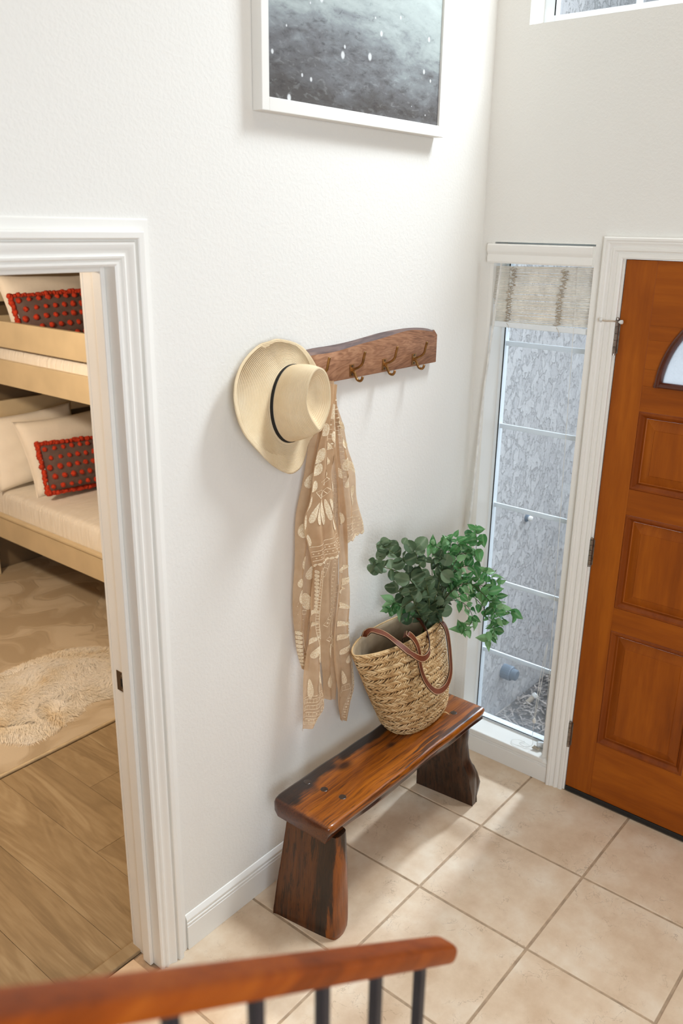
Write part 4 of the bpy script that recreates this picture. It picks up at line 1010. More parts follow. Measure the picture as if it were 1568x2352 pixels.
for nm, F in folds.items():
    fo = obj('scarf_fold', F.vf(), 'scarf_voile', sf, smooth=True)
    E = Emb(F)
    if nm == 'front':
        for k in range(5):      # fan of long petals
            E.petal(0.30+0.10*k, 0.62, 0.085-0.010*abs(k-2), 0.009, -0.24+0.13*k)
        E.ladder([(0.22, 0.555), (0.45, 0.60), (0.70, 0.565)], 0.014, 0.010); E.ladder([(0.28, 0.50), (0.46, 0.53), (0.66, 0.505)], 0.010, 0.010)
        for t in (0.30, 0.38, 0.45): E.petal(0.42, t, 0.03, 0.012, 0.4)
        E.petal(0.12, 0.50, 0.035, 0.011, -0.2); E.petal(0.06, 0.58, 0.05, 0.013, -0.15); E.petal(0.05, 0.68, 0.05, 0.013, -0.2); E.petal(0.06, 0.79, 0.04, 0.010, -0.1)
        E.petal(0.85, 0.66, 0.06, 0.009, 0.15); E.petal(0.9, 0.76, 0.05, 0.008, 0.1); E.petal(0.62, 0.10, 0.05, 0.011, 0.1); E.ladder([(0.7, 0.14), (0.66, 0.22), (0.7, 0.34)], 0.014, 0.012, True); E.petal(0.25, 0.33, 0.05, 0.012, -0.25); E.petal(0.2, 0.41, 0.04, 0.012, -0.3); E.petal(0.8, 0.38, 0.05, 0.010, 0.3)
        E.petal(0.8, 0.5, 0.06, 0.010, 0.25); E.petal(0.75, 0.25, 0.04, 0.011, 0.2); E.petal(0.2, 0.2, 0.04, 0.011, 0)
        for t in (0.865, 0.895, 0.925, 0.955): E.band(t)
        for k in range(9): E.dot(0.08+0.105*k, 0.91); E.dot(0.13+0.105*k, 0.94)
        E.scallops(0.985)
    if nm == 'right':
        for k, t in enumerate((0.22, 0.34, 0.46, 0.57)): E.petal(0.35+0.12*(k % 2), t, 0.045, 0.012, 0.35-0.2*k)
        E.ladder([(0.30, 0.08), (0.22, 0.3), (0.14, 0.6)], 0.012, 0.013, True)
        E.petal(0.75, 0.50, 0.05, 0.012, 0.35); E.petal(0.80, 0.66, 0.04, 0.010, -0.3); E.petal(0.5, 0.70, 0.05, 0.011, 0.2)
        for t in (0.83, 0.87, 0.91, 0.95): E.band(t)
        for k in range(6): E.dot(0.12+0.15*k, 0.89); E.dot(0.18+0.15*k, 0.93)
        E.scallops(0.985)
    if nm == 'left':
        E.petal(0.25, 0.28, 0.05, 0.013, -.1); E.petal(0.3, 0.37, 0.05, 0.012, 0.1); E.petal(0.14, 0.45, 0.045, 0.011, 0)
        E.petal(0.2, 0.56, 0.05, 0.011, 0.1); E.petal(0.55, 0.5, 0.05, 0.010, 0.0); E.petal(0.6, 0.60, 0.05, 0.010, -0.2); E.petal(0.15, 0.64, 0.03, 0.008, 0)
        E.petal(0.45, 0.70, 0.055, 0.015, 0.1); E.petal(0.2, 0.68, 0.05, 0.009, 0.0)
        for t in (0.735, 0.765, 0.80, 0.83): E.ladder([(0.1, t), (0.45, t+0.004), (0.85, t)], 0.012, 0.011)
        E.ladder([(0.35, 0.84), (0.45, 0.92), (0.6, 0.99)], 0.011, 0.011, True); E.edge_scallops(0.08, 0.83, 0.98)
    if nm == 'mid':
        E.ladder([(0.85, 0.25), (0.5, 0.38), (0.1, 0.50)], 0.016, 0.014); E.ladder([(0.92, 0.31), (0.55, 0.44), (0.15, 0.56)], 0.012, 0.014, True)
        E.ladder([(0.9, 0.52), (0.62, 0.66), (0.25, 0.73)], 0.012, 0.012, True); E.ladder([(0.95, 0.60), (0.68, 0.72), (0.3, 0.78)], 0.010, 0.012)
        E.petal(0.7, 0.76, 0.06, 0.011, 0.3); E.petal(0.4, 0.79, 0.06, 0.010, 0.1); E.petal(0.5, 0.90, 0.06, 0.02, 0)
    if nm == 'ltail':
        E.ladder([(0.72, 0.34), (0.62, 0.45), (0.62, 0.55), (0.80, 0.64)], 0.013, 0.009); E.ladder([(0.88, 0.33), (0.80, 0.45), (0.80, 0.55), (0.93, 0.62)], 0.010, 0.012, True)
        E.edge_scallops(0.42, 0.34, 0.50, 0.006)
        for k, (t, r_) in enumerate(((0.50, -1.45), (0.545, -1.25), (0.60, -0.9), (0.635, -0.45), (0.65, -0.05))): E.petal(0.60+0.03*k, t, 0.052, 0.0105, r_)
        E.petal(0.30, 0.775, 0.072, 0.014, 0.06); E.petal(0.66, 0.775, 0.066, 0.013, 0.12); E.petal(0.92, 0.76, 0.05, 0.009, 0.1)
        for t in (0.865, 0.895, 0.925, 0.955): E.ladder([(0.03, t), (0.5, t+0.006), (0.97, t)], 0.014, 0.0105, t > 0.9)
        E.band(0.85); E.band(0.975)
    if nm == 'rtail':
        for k, (t, r_) in enumerate(((0.62, -1.9), (0.665, -1.55), (0.70, -1.3), (0.735, -0.9), (0.755, -0.45))): E.petal(0.78, t, 0.056, 0.0125, r_)
        E.petal(0.70, 0.49, 0.04, 0.014, -1.3); E.petal(0.85, 0.53, 0.045, 0.016, -1.2); E.petal(0.55, 0.56, 0.04, 0.012, -1.6)
        E.ladder([(0.80, 0.66), (0.84, 0.75), (0.80, 0.85), (0.55, 0.94), (0.5, 0.985)], 0.011, 0.0105, True); E.ladder([(0.90, 0.66), (0.93, 0.75), (0.92, 0.85), (0.75, 0.93)], 0.009, 0.0105)
        E.edge_scallops(0.965, 0.64, 0.92, 0.0075); E.petal(0.35, 0.82, 0.06, 0.015, 0.15); E.ladder([(0.08, 0.89), (0.3, 0.885), (0.6, 0.88)], 0.02, 0.011)
        E.petal(0.5, 0.2, 0.04, 0.01, 0.3); E.petal(0.5, 0.33, 0.045, 0.011, -0.2)
    eo = obj('embroidery', E.mb.vf, 'embroidery', fo, smooth=True, kind='stuff', label='cream leaf and ladder embroidery')

# ------------------------------------------------------------------ bench
BX0, BX1, BY0, BY1, BZ = -1.193, -0.292, -0.318, -0.078, 0.42
bn = thing('wooden_bench', (-0.742, -0.198, 0), 'rustic varnished plank bench with slab legs beneath the basket', 'bench')
rows = []
for k in range(41):
    t = k/40; x = BX0+(BX1-BX0)*t
    w1_ = 0.0025*math.sin(t*11+1)+0.0015*math.sin(t*23); w2_ = 0.004*math.sin(t*9)+0.002*math.sin(t*31)
    f_, b2 = BY0+w1_*0.4, BY1+w2_*0.5; zb = BZ-0.066+0.004*math.sin(t*14); zt = BZ
    e = 0.0
    if k in (0, 40): e = 0.005
    rows.append([(x, f_+0.014+e, zt-e*0.6), (x, f_+0.006+e, zt-0.002-e*0.4), (x, f_+0.001+e, zt-0.008), (x, f_+e, zt-0.016), (x, f_+0.003+e, zt-0.027), (x, f_+0.012+w2_*0.6, zt-0.040), (x, f_+0.012+w1_, zt-0.050), (x, f_+0.022, zb), (x, b2-0.020, zb), (x, b2-0.006, zt-0.048), (x, b2-e, zt-0.018), (x, b2-0.006-e, zt-0.003), (x, b2-0.014-e, zt-e*0.6)])
first = [Vector((BX0-0.004, p[1]*0.94-0.198*0.06, (p[2]-BZ+0.03)*0.86+BZ-0.03)) for p in rows[0]]
obj('seat', grid([first]+rows, close_u=True, cap0=True, cap1=True), 'bench_top_wood', bn, origin=(-0.742, -0.198, BZ-0.066), flat_angle=50, smooth=True)
for (x, y) in ((-1.068, -0.112), (-1.061, -0.178), (-1.052, -0.247), (-0.402, -0.246), (-0.410, -0.170), (-0.415, -0.108)):
    obj('peg', lathe([(0.0125, -0.012), (0.0125, 0.0002), (0.011, 0.0009), (0.0, 0.0011)], (x, y, BZ), (0, 0, 1), 18), 'peg_dark', bn)
# near slab leg
def slab_leg(levels, mat, seed, name='leg'):
    """levels: (z, [outline (x,y)...]) from floor to seat"""
    rows = []
    for i, (z, pts) in enumerate(levels):
        c = catmull([Vector((x, y, z)) for x, y in pts], 3, True); rows.append(c)
    dense = []
    for a, b2 in zip(rows, rows[1:]):
        for k in range(4): dense.append([p.lerp(q, k/4) for p, q in zip(a, b2)])
    dense.append(rows[-1]); out = []
    for r in dense:
        o2 = []
        for p in r:
            if 0.02 < p.z < 0.34: 
                d = mnoise.noise(Vector((p.x*30+seed, p.y*30, p.z*9)))*0.004
                p = p+Vector((d, d*1.3, 0))
            o2.append(p)
        out.append(o2)
    return obj(name, grid(out, close_u=True, cap0=True, cap1=True), mat, bn, smooth=True, flat_angle=45, origin=(-0.742, -0.198, 0))
def oct_(xa, xb, yb, yf, skew=0.0, rf=0.02):
    """slab outline: outer face at xa, inner face xb, back yb, front (live edge) yf"""
    return [(xa, yb-0.004), (xa+skew*0.5, (yb+yf)/2), (xa+skew, yf+rf), (xa+skew+rf*0.5, yf+0.002), (xb-rf*0.5, yf+0.004), (xb, yf+rf*1.2), (xb, (yb+yf)/2), (xb, yb-0.004), (xb-0.003, yb), (xa+0.003, yb)]
slab_leg([(0.0, oct_(-1.224, -1.118, -0.112, -0.336, 0.03, 0.030)), (0.02, oct_(-1.223, -1.114, -0.112, -0.340, 0.030, 0.026)), (0.12, oct_(-1.215, -1.112, -0.120, -0.334, 0.03, 0.02)), (0.24, oct_(-1.203, -1.108, -0.132, -0.328, 0.03, 0.02)), (0.357, oct_(-1.190, -1.100, -0.140, -0.312, 0.03, 0.02))], 'leg_wood', 3)
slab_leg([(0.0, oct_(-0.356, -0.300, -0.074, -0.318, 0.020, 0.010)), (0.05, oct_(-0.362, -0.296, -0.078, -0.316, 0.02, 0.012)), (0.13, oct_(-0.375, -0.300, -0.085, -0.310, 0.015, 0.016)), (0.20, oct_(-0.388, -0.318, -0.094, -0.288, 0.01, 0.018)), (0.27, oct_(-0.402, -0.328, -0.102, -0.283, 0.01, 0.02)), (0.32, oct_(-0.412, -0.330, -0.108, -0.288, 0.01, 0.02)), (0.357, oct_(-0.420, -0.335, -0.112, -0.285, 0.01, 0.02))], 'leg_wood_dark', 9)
# live-edge lobe of the far leg
lb = [(0.001, 0.0135, -0.277), (0.03, 0.0165, -0.274), (0.07, 0.018, -0.278), (0.11, 0.0165, -0.288), (0.15, 0.012, -0.304), (0.185, 0.005, -0.322)]
rows = []
for z, r, cx in lb:
    cy = -0.288+0.10*(z-0.05)**2*8
    rows.append([Vector((cx+r*1.4*math.cos(2*PI*k/12), cy+r*math.sin(2*PI*k/12)*(1.0+0.15*math.sin(z*60+k)), z)) for k in range(12)])
obj('leg_burl', grid(rows, close_u=True, cap0=True, cap1=True), 'leg_wood_dark', bn, smooth=True, label='knobbly live-edge lobe on the far leg')

# ------------------------------------------------------------------ basket
bk = thing('seagrass_basket', (-0.52, -0.15, BZ), 'braided seagrass tote basket with brown leather handles standing on the bench', 'basket')
def sect(t, a):
    """outer surface of the basket: t 0 at the base, 1 at the rim"""
    cx = -0.515-0.085*t**1.2; cy = -0.152+0.030*t
    A = 0.150+0.102*t**0.9; B = 0.083+0.012*math.sin(PI*min(1, t*1.15))-0.012*t
    if t < 0.12:
        q = math.sin(t/0.12*PI/2); A *= 0.90+0.10*q; B *= 0.86+0.14*q
    c, s = math.cos(a), math.sin(a)
    e = 0.80+0.36*t**3                                       # the mouth is drawn into a lens
    x = cx+A*math.copysign(abs(c)**(2-e if False else 1.0), c); y = cy+B*math.copysign(abs(s)**e, s)
    z = BZ+0.001+0.355*t+0.020*t*(0.5-0.5*c)*1.0+0.012*t*(s if s > 0 else 0)
    return Vector((x, y, z))
MU = 96
rows = [[sect(k/24, 2*PI*i/MU) for i in range(MU)] for k in range(25)]
obj('basket_wall', grid(rows, close_u=True, cap0=True), 'weave_core', bk, smooth=True)
def inset(p, t, d=0.007):
    c = Vector((-0.515-0.085*t, -0.152+0.03*t, p.z)); v_ = (c-p); return p+v_.normalized()*d
rows = [[inset(sect(k/24, 2*PI*i/MU), k/24) for i in range(MU)] for k in range(1, 25)]
rows = rows+[[sect(1.0, 2*PI*i/MU) for i in range(MU)]]
obj('lining', grid(rows, close_u=True, cap0=True), 'canvas_lining', bk, smooth=True)
rw = random.Random(17); sm = MB(); NR = 25
def arc_param(t):
    n = 240; P = [sect(t, 2*PI*k/n) for k in range(n+1)]; d = [0]
    for a, b2 in zip(P, P[1:]): d.append(d[-1]+(b2-a).length)
    return d, n
for r in range(NR):
    t0 = (r-0.02)/NR; t1 = (r+1.02)/NR; tm = (t0+t1)/2
    d, n = arc_param(max(0, min(1, tm))); per = d[-1]; cnt = int(per/0.0122); j = 0
    lean = 0.0170*(1 if r % 2 else -1)
    for k in range(cnt):
        s0 = per*(k+0.3*rw.random())/cnt
        def angle(sv_):
            sv_ %= per; lo, hi = 0, n
            while hi-lo > 1:
                m = (lo+hi)//2
                if d[m] <= sv_: lo = m
                else: hi = m
            return 2*PI*(lo+(sv_-d[lo])/max(1e-9, d[hi]-d[lo]))/n
        tj = tm+rw.uniform(-0.005, 0.005)+0.006*math.sin(k*0.31+r*1.7); lj = rw.uniform(0.75, 1.2); rows = []; wd = 0.0046*rw.uniform(0.85, 1.15)
        for q, lift, ww in ((-0.5, 0.0005, 0.55), (-0.15, 0.0042, 1.0), (0.2, 0.0046, 1.0), (0.5, 0.0012, 0.6)):
            tt = max(0.0, min(1.0, tj+(t1-t0)*q*1.25)); aa = angle(s0+lean*lj*q*2)
            p = sect(tt, aa); pa = sect(tt, aa+0.02); pt = sect(min(1, tt+0.01), aa) if tt < 0.99 else sect(tt-0.01, aa)
            du = (pa-p); dt = (pt-p) if tt < 0.99 else (p-pt)
            nn = du.cross(dt).normalized()
            du.normalize(); dt.normalize()
            ax = (du*lean*2+dt*((t1-t0)*0.36)).normalized(); sd_ = nn.cross(ax)
            c = p+nn*lift
            rows.append([c+sd_*wd*ww, c+nn*0.0018*ww, c-sd_*wd*ww, c-nn*0.0022])
        sm.add(grid(rows, close_u=True, cap0=True, cap1=True))
obj('seagrass_braid', sm.vf, 'seagrass', bk, smooth=True, kind='stuff')
rim = [sect(1.0, 2*PI*i/MU)+Vector((0, 0, 0.001)) for i in range(MU+1)]
obj('rim_cord', tube(rim, 0.0030, 6, caps=False), 'seagrass', bk, smooth=True)
for q in range(3):
    b0 = sect(0.02, -1.05+0.02*q)+Vector((0, -0.004, 0.003)); obj('loose_straw', tube(catmull([b0, b0+Vector((0.004, -0.012, 0.004)), b0+Vector((0.010+0.002*q, -0.022, -0.002-0.003*q))], 3), 0.0011, 4), 'seagrass', bk)
def strap(pts, wid, nrm):
    P = catmull(pts, 7); rows = []; st1 = []; st2 = []
    for i, p in enumerate(P):
        tn = (P[min(i+1, len(P)-1)]-P[max(0, i-1)]).normalized(); n = Vector(nrm[min(len(nrm)-1, i*len(nrm)//len(P))]); n = (n-tn*n.dot(tn)).normalized(); sd_ = tn.cross(n)
        th = 0.0018
        rows.append([p+sd_*wid+n*th, p-sd_*wid+n*th, p-sd_*wid-n*th, p+sd_*wid-n*th]); st1.append(p+sd_*(wid*0.84)+n*(th+0.0002)); st2.append(p-sd_*(wid*0.84)+n*(th+0.0002))
    return rows, st1, st2
def handle(pts, nrm):
    rows, s1, s2 = strap(pts, 0.0118, nrm)
    h_ = obj('handle', grid(rows, close_u=True, cap0=True, cap1=True), ['leather', 'leather_edge'], bk, flat_angle=35, smooth=True, label='brown leather strap handle with pale stitching')
    for i, p in enumerate(h_.data.polygons):
        if i % 4 in (1, 3): p.material_index = 1
    for s_ in (s1, s2): obj('stitching', tube(s_, 0.0006, 4), 'stitch', h_)
fn = (0.12, -0.92, 0.35)
handle([at(925, 1468, -.165), at(928, 1459, -.178), at(937, 1456, -.196), at(951, 1469, -.212), at(961, 1492, -.226), at(965, 1531, -.243), at(978, 1566, -.252), at(1001, 1588, -.256), at(1023, 1577, -.250), at(1034, 1546, -.240), at(1033, 1503, -.228), at(1027, 1455, -.208), at(1016, 1431, -.186), at(1006, 1430, -.168), at(1001, 1440, -.158)], [fn])
handle([at(836, 1462, -.075), at(842, 1453, -.085), at(856, 1448, -.105), at(884, 1457, -.150), at(915, 1479, -.205), at(946, 1503, -.248), at(970, 1513, -.262), at(985, 1499, -.250), at(985, 1470, -.215), at(974, 1440, -.165), at(953, 1413, -.110), at(932, 1403, -.075), at(922, 1412, -.062)], [(-0.1, -0.6, 0.8), (0, -0.9, 0.4), (0.4, -0.9, 0.2), (0.8, -0.6, 0.2), (0.3, -0.6, 0.7)])

# ------------------------------------------------------------------ plants in the basket
def leaf_mesh(name, kind, L, W, fold, curl):
    """leaf in its own space: stalk at the origin, blade along +y, face +z"""
    if kind == 'round': prof = [(0.0, 0.10), (0.08, 0.55), (0.22, 0.86), (0.42, 1.0), (0.62, 0.96), (0.80, 0.74), (0.93, 0.42), (1.0, 0.06)]
    else: prof = [(0.0, 0.06), (0.03, 0.62), (0.14, 0.92), (0.30, 1.0), (0.50, 0.84), (0.70, 0.54), (0.87, 0.22), (1.0, 0.01)]
    rows = []
    for y, w in prof:
        back = 0.06*L if (kind != 'round' and y < 0.04) else 0.0
        z = -curl*L*y*y
        r = []
        for s in (-1, -0.55, 0, 0.55, 1):
            r.append((s*w*W, y*L-(back*abs(s)), z+fold*abs(s)*w*W+0.02*L*math.sin(y*7+s)))
        rows.append(r)
    v, f = grid(rows)
    me = bpy.data.meshes.new(name); me.from_pydata([tuple(p) for p in v], [], f); me.update()
    for p in me.polygons: p.use_smooth = True
    return me
def put_leaf(meshes, parent, p, tipdir, face, scale, rnd):
    y = Vector(tipdir).normalized(); z = Vector(face); z = (z-y*z.dot(y))
    if z.length < 1e-3: z = y.orthogonal()
    z.normalize(); x = y.cross(z)
    m = Matrix(((x.x, y.x, z.x, 0), (x.y, y.y, z.y, 0), (x.z, y.z, z.z, 0), (0, 0, 0, 1)))
    tip = p+y*0.055*scale
    o = bpy.data.objects.new('leaf', rnd.choice(meshes)); COL.objects.link(o); o.parent = parent
    lp = p-ORG[parent]
    for _ in range(3):
        far = p+y*0.05*scale
        if far.y > -0.006: p = p+Vector((0, -0.006-far.y, 0))
        if far.x > -0.012: p = p+Vector((-0.012-far.x, 0, 0))
    lp = p-ORG[parent]
    o.matrix_local = Matrix.Translation(lp) @ m @ Matrix.Scale(scale, 4)
eu_m = []
for q in range(4):
    me = leaf_mesh('leaf_round', 'round', 0.037+0.002*q, 0.0195, 0.12+0.22*q, 0.22*(q-1.2)); me.materials.append(MAT['leaf_eucalyptus']); eu_m.append(me)
iv_m = []
for q in range(5):
    me = leaf_mesh('leaf_heart', 'heart', 0.037+0.003*q, 0.0125+0.0012*q, 0.25+0.12*q, 0.28*(q-1.6)); me.materials.append(MAT['leaf_ivy']); iv_m.append(me)
def view_dir(p): return (CAM-p).normalized()
BASE = Vector((-0.50, -0.125, 0.74))
ep = thing('eucalyptus_bunch', tuple(BASE), 'bunch of dark round-leaved eucalyptus stems in the seagrass basket', 'plant')
rl_ = random.Random(29)
# stems through pixels of the photograph, at real depths: (px, py, y)
eu_stems = [
 [(975, 1440, -.13), (979, 1370, -.15), (965, 1330, -.16), (930, 1290, -.15), (892, 1262, -.14), (872, 1246, -.13)],
 [(972, 1440, -.13), (968, 1380, -.13), (940, 1330, -.12), (905, 1310, -.11), (868, 1300, -.10), (856, 1297, -.10)],
 [(980, 1440, -.14), (985, 1380, -.17), (975, 1330, -.19), (960, 1290, -.19), (953, 1262, -.18)],
 [(985, 1440, -.14), (995, 1390, -.17), (1008, 1340, -.19), (1015, 1305, -.19), (1010, 1280, -.18)],
 [(970, 1440, -.12), (955, 1400, -.13), (925, 1370, -.13), (905, 1345, -.12)],
 [(982, 1442, -.14), (1000, 1400, -.16), (1020, 1370, -.18), (1025, 1340, -.20)],
 [(985, 1440, -.14), (1008, 1392, -.18), (1030, 1352, -.21), (1048, 1322, -.22)],
 [(976, 1440, -.13), (986, 1390, -.15), (992, 1330, -.16), (990, 1285, -.15)],
 [(975, 1442, -.13), (962, 1410, -.16), (950, 1380, -.18), (940, 1355, -.18)],
]
def stem(parent, pts, r0, r1, mat):
    c = catmull(pts, 5); n = len(c); obj('stem', tube(c, [r0+(r1-r0)*k/(n-1) for k in range(n)], 6), mat, parent, smooth=True); return c
nleaf = 0
for si, sp_ in enumerate(eu_stems):
    pts = [BASE+Vector(((si-3)*0.006, (si % 3-1)*0.008, -0.10))]+[at(*q) for q in sp_]
    c = stem(ep, pts, 0.0030, 0.0012, 'stem_green')
    n = len(c)
    for k in range(7, n, 2):
        p = c[k]; t = (c[min(k+1, n-1)]-c[k-1]).normalized()
        for sgn in (-1, 1):
            vd = view_dir(p); side = t.cross(vd).normalized()*sgn
            tip = (side*0.8+t*rl_.uniform(0.1, 0.9)+Vector((rl_.uniform(-.6, .6), rl_.uniform(-.7, .4), rl_.uniform(-.5, .5)))).normalized()
            face = (vd*0.45+Vector((rl_.uniform(-.9, .9), rl_.uniform(-.8, .5), rl_.uniform(-.2, 1.1)))).normalized()
            put_leaf(eu_m, ep, p.copy(), tip, face, rl_.uniform(0.8, 1.12)*(1.0 if k < n-5 else 0.8), rl_); nleaf += 1
# hand-placed outer leaves seen against the wall
for (px, py, y, ang_, sc_) in ((893, 1262, -.145, 155, 1.15), (896, 1266, -.14, 60, 1.05), (885, 1268, -.14, 215, .9), (948, 1268, -.18, 120, 1.1), (958, 1262, -.18, 55, 1.2), (925, 1250, -.16, 60, .6), (928, 1290, -.16, 20, 1.2), (930, 1290, -.16, 200, 1.1), (872, 1300, -.1, 160, .8), (866, 1305, -.1, 235, .75), (912, 1340, -.12, 230, 1.0), (945, 1330, -.18, 30, 1.2), (940, 1332, -.18, 170, 1.2), (1020, 1300, -.2, 70, 1.2), (1012, 1315, -.2, 330, 1.25), (1008, 1405, -.15, 10, 1.3), (1000, 1412, -.15, 190, 1.1), (985, 1425, -.15, 300, 1.1), (945, 1415, -.15, 210, 1.1)):
    p = at(px, py, y); a = math.radians(ang_); tip = RT*math.cos(a)+UP*math.sin(a)
    put_leaf(eu_m, ep, p, tip, view_dir(p)+Vector((rl_.uniform(-.3, .3), 0, rl_.uniform(-.1, .4))), sc_, rl_); nleaf += 1
ivp = thing('ivy_bunch', tuple(BASE+Vector((0.04, 0, 0))), 'bunch of bright green trailing ivy spilling from the basket towards the sidelight', 'plant')
iv_vines = [
 [(1000, 1420, -.15), (1015, 1340, -.17), (1040, 1290, -.20), (1065, 1270, -.23), (1088, 1280, -.25), (1094, 1245, -.25), (1092, 1216, -.25)],
 [(998, 1420, -.15), (1010, 1340, -.16), (1025, 1280, -.17), (1035, 1250, -.18), (1022, 1235, -.18)],
 [(1002, 1420, -.16), (1025, 1370, -.21), (1062, 1345, -.26), (1105, 1345, -.29), (1140, 1370, -.31), (1160, 1400, -.32), (1182, 1415, -.33)],
 [(1002, 1420, -.16), (1030, 1375, -.21), (1075, 1365, -.26), (1110, 1395, -.29), (1128, 1430, -.30), (1135, 1450, -.30), (1122, 1470, -.30)],
 [(1000, 1420, -.16), (1035, 1380, -.21), (1070, 1390, -.24), (1085, 1420, -.26), (1072, 1444, -.26), (1062, 1450, -.26)],
 [(1000, 1420, -.16), (1020, 1350, -.20), (1045, 1310, -.23), (1080, 1300, -.26), (1105, 1310, -.28), (1125, 1325, -.29), (1145, 1340, -.30)],
 [(1000, 1420, -.16), (1012, 1345, -.18), (1022, 1295, -.19), (1015, 1265, -.17), (1000, 1255, -.16), (990, 1250, -.16)],
 [(1000, 1420, -.16), (1030, 1350, -.21), (1060, 1325, -.25), (1090, 1335, -.27), (1120, 1370, -.30), (1142, 1400, -.31), (1150, 1430, -.31)],
 [(985, 1425, -.14), (955, 1405, -.13), (925, 1395, -.12), (905, 1385, -.11), (895, 1400, -.10)],
 [(1000, 1420, -.16), (1015, 1350, -.19), (1040, 1300, -.22), (1055, 1270, -.22), (1050, 1245, -.21)],
 [(1000, 1420, -.15), (1012, 1350, -.17), (1022, 1310, -.18), (1040, 1285, -.20), (1070, 1255, -.22), (1078, 1240, -.22)],
 [(1000, 1420, -.16), (1030, 1365, -.22), (1070, 1340, -.27), (1110, 1365, -.30), (1130, 1395, -.31), (1140, 1425, -.31)],
]
ri = random.Random(31); nivy = 0
for si, sp_ in enumerate(iv_vines):
    pts = [BASE+Vector((0.03+0.004*(si-5), (si % 3-1)*0.008, -0.08))]+[at(*q) for q in sp_]
    for p in pts: p.x = min(p.x, -0.03)
    c = stem(ivp, pts, 0.0016, 0.0008, 'stem_brown'); n = len(c)
    for k in range(11, n, 2):
        p = c[k]; t = (c[min(k+1, n-1)]-c[k-1]).normalized(); vd = view_dir(p)
        for sgn in ((-1, 1) if k % 4 else (1,)):
            side = t.cross(vd).normalized()*sgn
            tip = (side*0.8+t*0.5+Vector((ri.uniform(-.5, .5), ri.uniform(-.5, .3), ri.uniform(-.8, .3)))).normalized()
            face = (vd*0.5+Vector((ri.uniform(-.9, .9), ri.uniform(-.8, .6), ri.uniform(-.1, 1.1)))).normalized()
            put_leaf(iv_m, ivp, p+tip*0.004, tip, face, ri.uniform(0.55, 1.0), ri); nivy += 1
for (px, py, y, ang_, sc_) in ((1034, 1248, -.19, 140, 1.05), (1044, 1232, -.19, 60, .75), (1068, 1228, -.22, 10, .9), (1094, 1225, -.25, 95, .75), (1108, 1228, -.26, 275, 1.05), (1098, 1262, -.26, 280, 1.15), (1064, 1320, -.24, 300, 1.35), (1075, 1300, -.25, 80, 1.1), (1122, 1360, -.30, 15, 1.35), (1140, 1362, -.30, 250, 1.2), (1176, 1403, -.33, 320, 1.25), (1066, 1262, -.22, 350, .9), (1120, 1452, -.30, 280, 1.0), (1138, 1445, -.30, 235, 1.0), (1062, 1440, -.26, 260, .65), (1070, 1444, -.26, 10, .6), (900, 1380, -.10, 150, .95), (905, 1375, -.10, 285, .9), (912, 1403, -.11, 200, .7), (935, 1384, -.12, 190, 1.05), (920, 1412, -.1, 240, .5)):
    p = at(px, py, y); a = math.radians(ang_); tip = RT*math.cos(a)+UP*math.sin(a)
    put_leaf(iv_m, ivp, p, tip, view_dir(p)+Vector((ri.uniform(-.4, .4), 0, ri.uniform(-.1, .5))), sc_, ri); nivy += 1

# ------------------------------------------------------------------ bedroom: bunk bed
X0, X1, Y0, Y1 = -0.40, 0.62, 1.0, 3.16
bb = thing('bunk_bed', (0.1, 2.0, 0), 'cream painted wooden bunk bed beyond the doorway', 'bed')
for x in (X0, X1):
    for y in (Y0, Y1): obj('post', bbox(x-0.0 if x == X0 else x-0.06, x+0.06 if x == X0 else x, y-0.03, y+0.03, 0.0135, 1.80, 0.004), 'bunk_paint', bb)
def rail(n, z0, z1, x): obj(n, bbox(x, x+0.028, Y0+0.031, Y1-0.031, z0, z1, 0.004), 'bunk_paint', bb)
rail('side_rail', 0.318, 0.470, X0); rail('side_rail', 1.272, 1.410, X0); rail('guard_rail', 1.481, 1.621, X0)
rail('side_rail', 0.318, 0.470, X1-0.028); rail('side_rail', 1.272, 1.410, X1-0.028); rail('guard_rail', 1.481, 1.621, X1-0.028)
obj('rail_lip', bbox(X0-0.010, X0-0.0005, Y0+0.031, Y1-0.031, 0.458, 0.472, 0.003), 'bunk_paint', bb)
for (z0, z1) in ((0.55, 0.68), (0.78, 0.90), (0.975, 1.098), (1.50, 1.60), (1.68, 1.78)):
    obj('headboard_slat', bbox(X0+0.061, X1-0.061, Y1-0.012, Y1+0.012, z0, z1, 0.004), 'bunk_paint', bb)
for (z0, z1) in ((0.35, 0.46), (1.29, 1.40)):
    obj('end_rail', bbox(X0+0.061, X1-0.061, Y0-0.012, Y0+0.012, z0, z1, 0.004), 'bunk_paint', bb)
    obj('end_rail', bbox(X0+0.061, X1-0.061, Y1-0.012, Y1+0.012, z0, z1, 0.004), 'bunk_paint', bb)
obj('bed_base', bbox(X0+0.029, X1-0.029, Y0+0.03, Y1-0.03, 1.272, 1.292, 0.002), 'bunk_paint', bb)
obj('bed_base', bbox(X0+0.029, X1-0.029, Y0+0.03, Y1-0.03, 0.325, 0.345, 0.002), 'bunk_paint', bb)
def mattress(z0, z1, label, nm='mattress'):
    rows = []; K = 40
    xa, xb, yy0, yy1 = X0+0.031, X1-0.031, Y0+0.034, Y1-0.014
    t = thing(nm, ((xa+xb)/2, (yy0+yy1)/2, z0), label, 'mattress')
    o = obj('mattress_cover', bbox(xa, xb, yy0, yy1, z0, z1, 0.035), 'quilt', t, smooth=True); return t
mattress(0.346, 0.60, 'white quilted mattress on the lower bunk')
mattress(1.293, 1.47, 'white mattress on the upper bunk behind the guard rail')
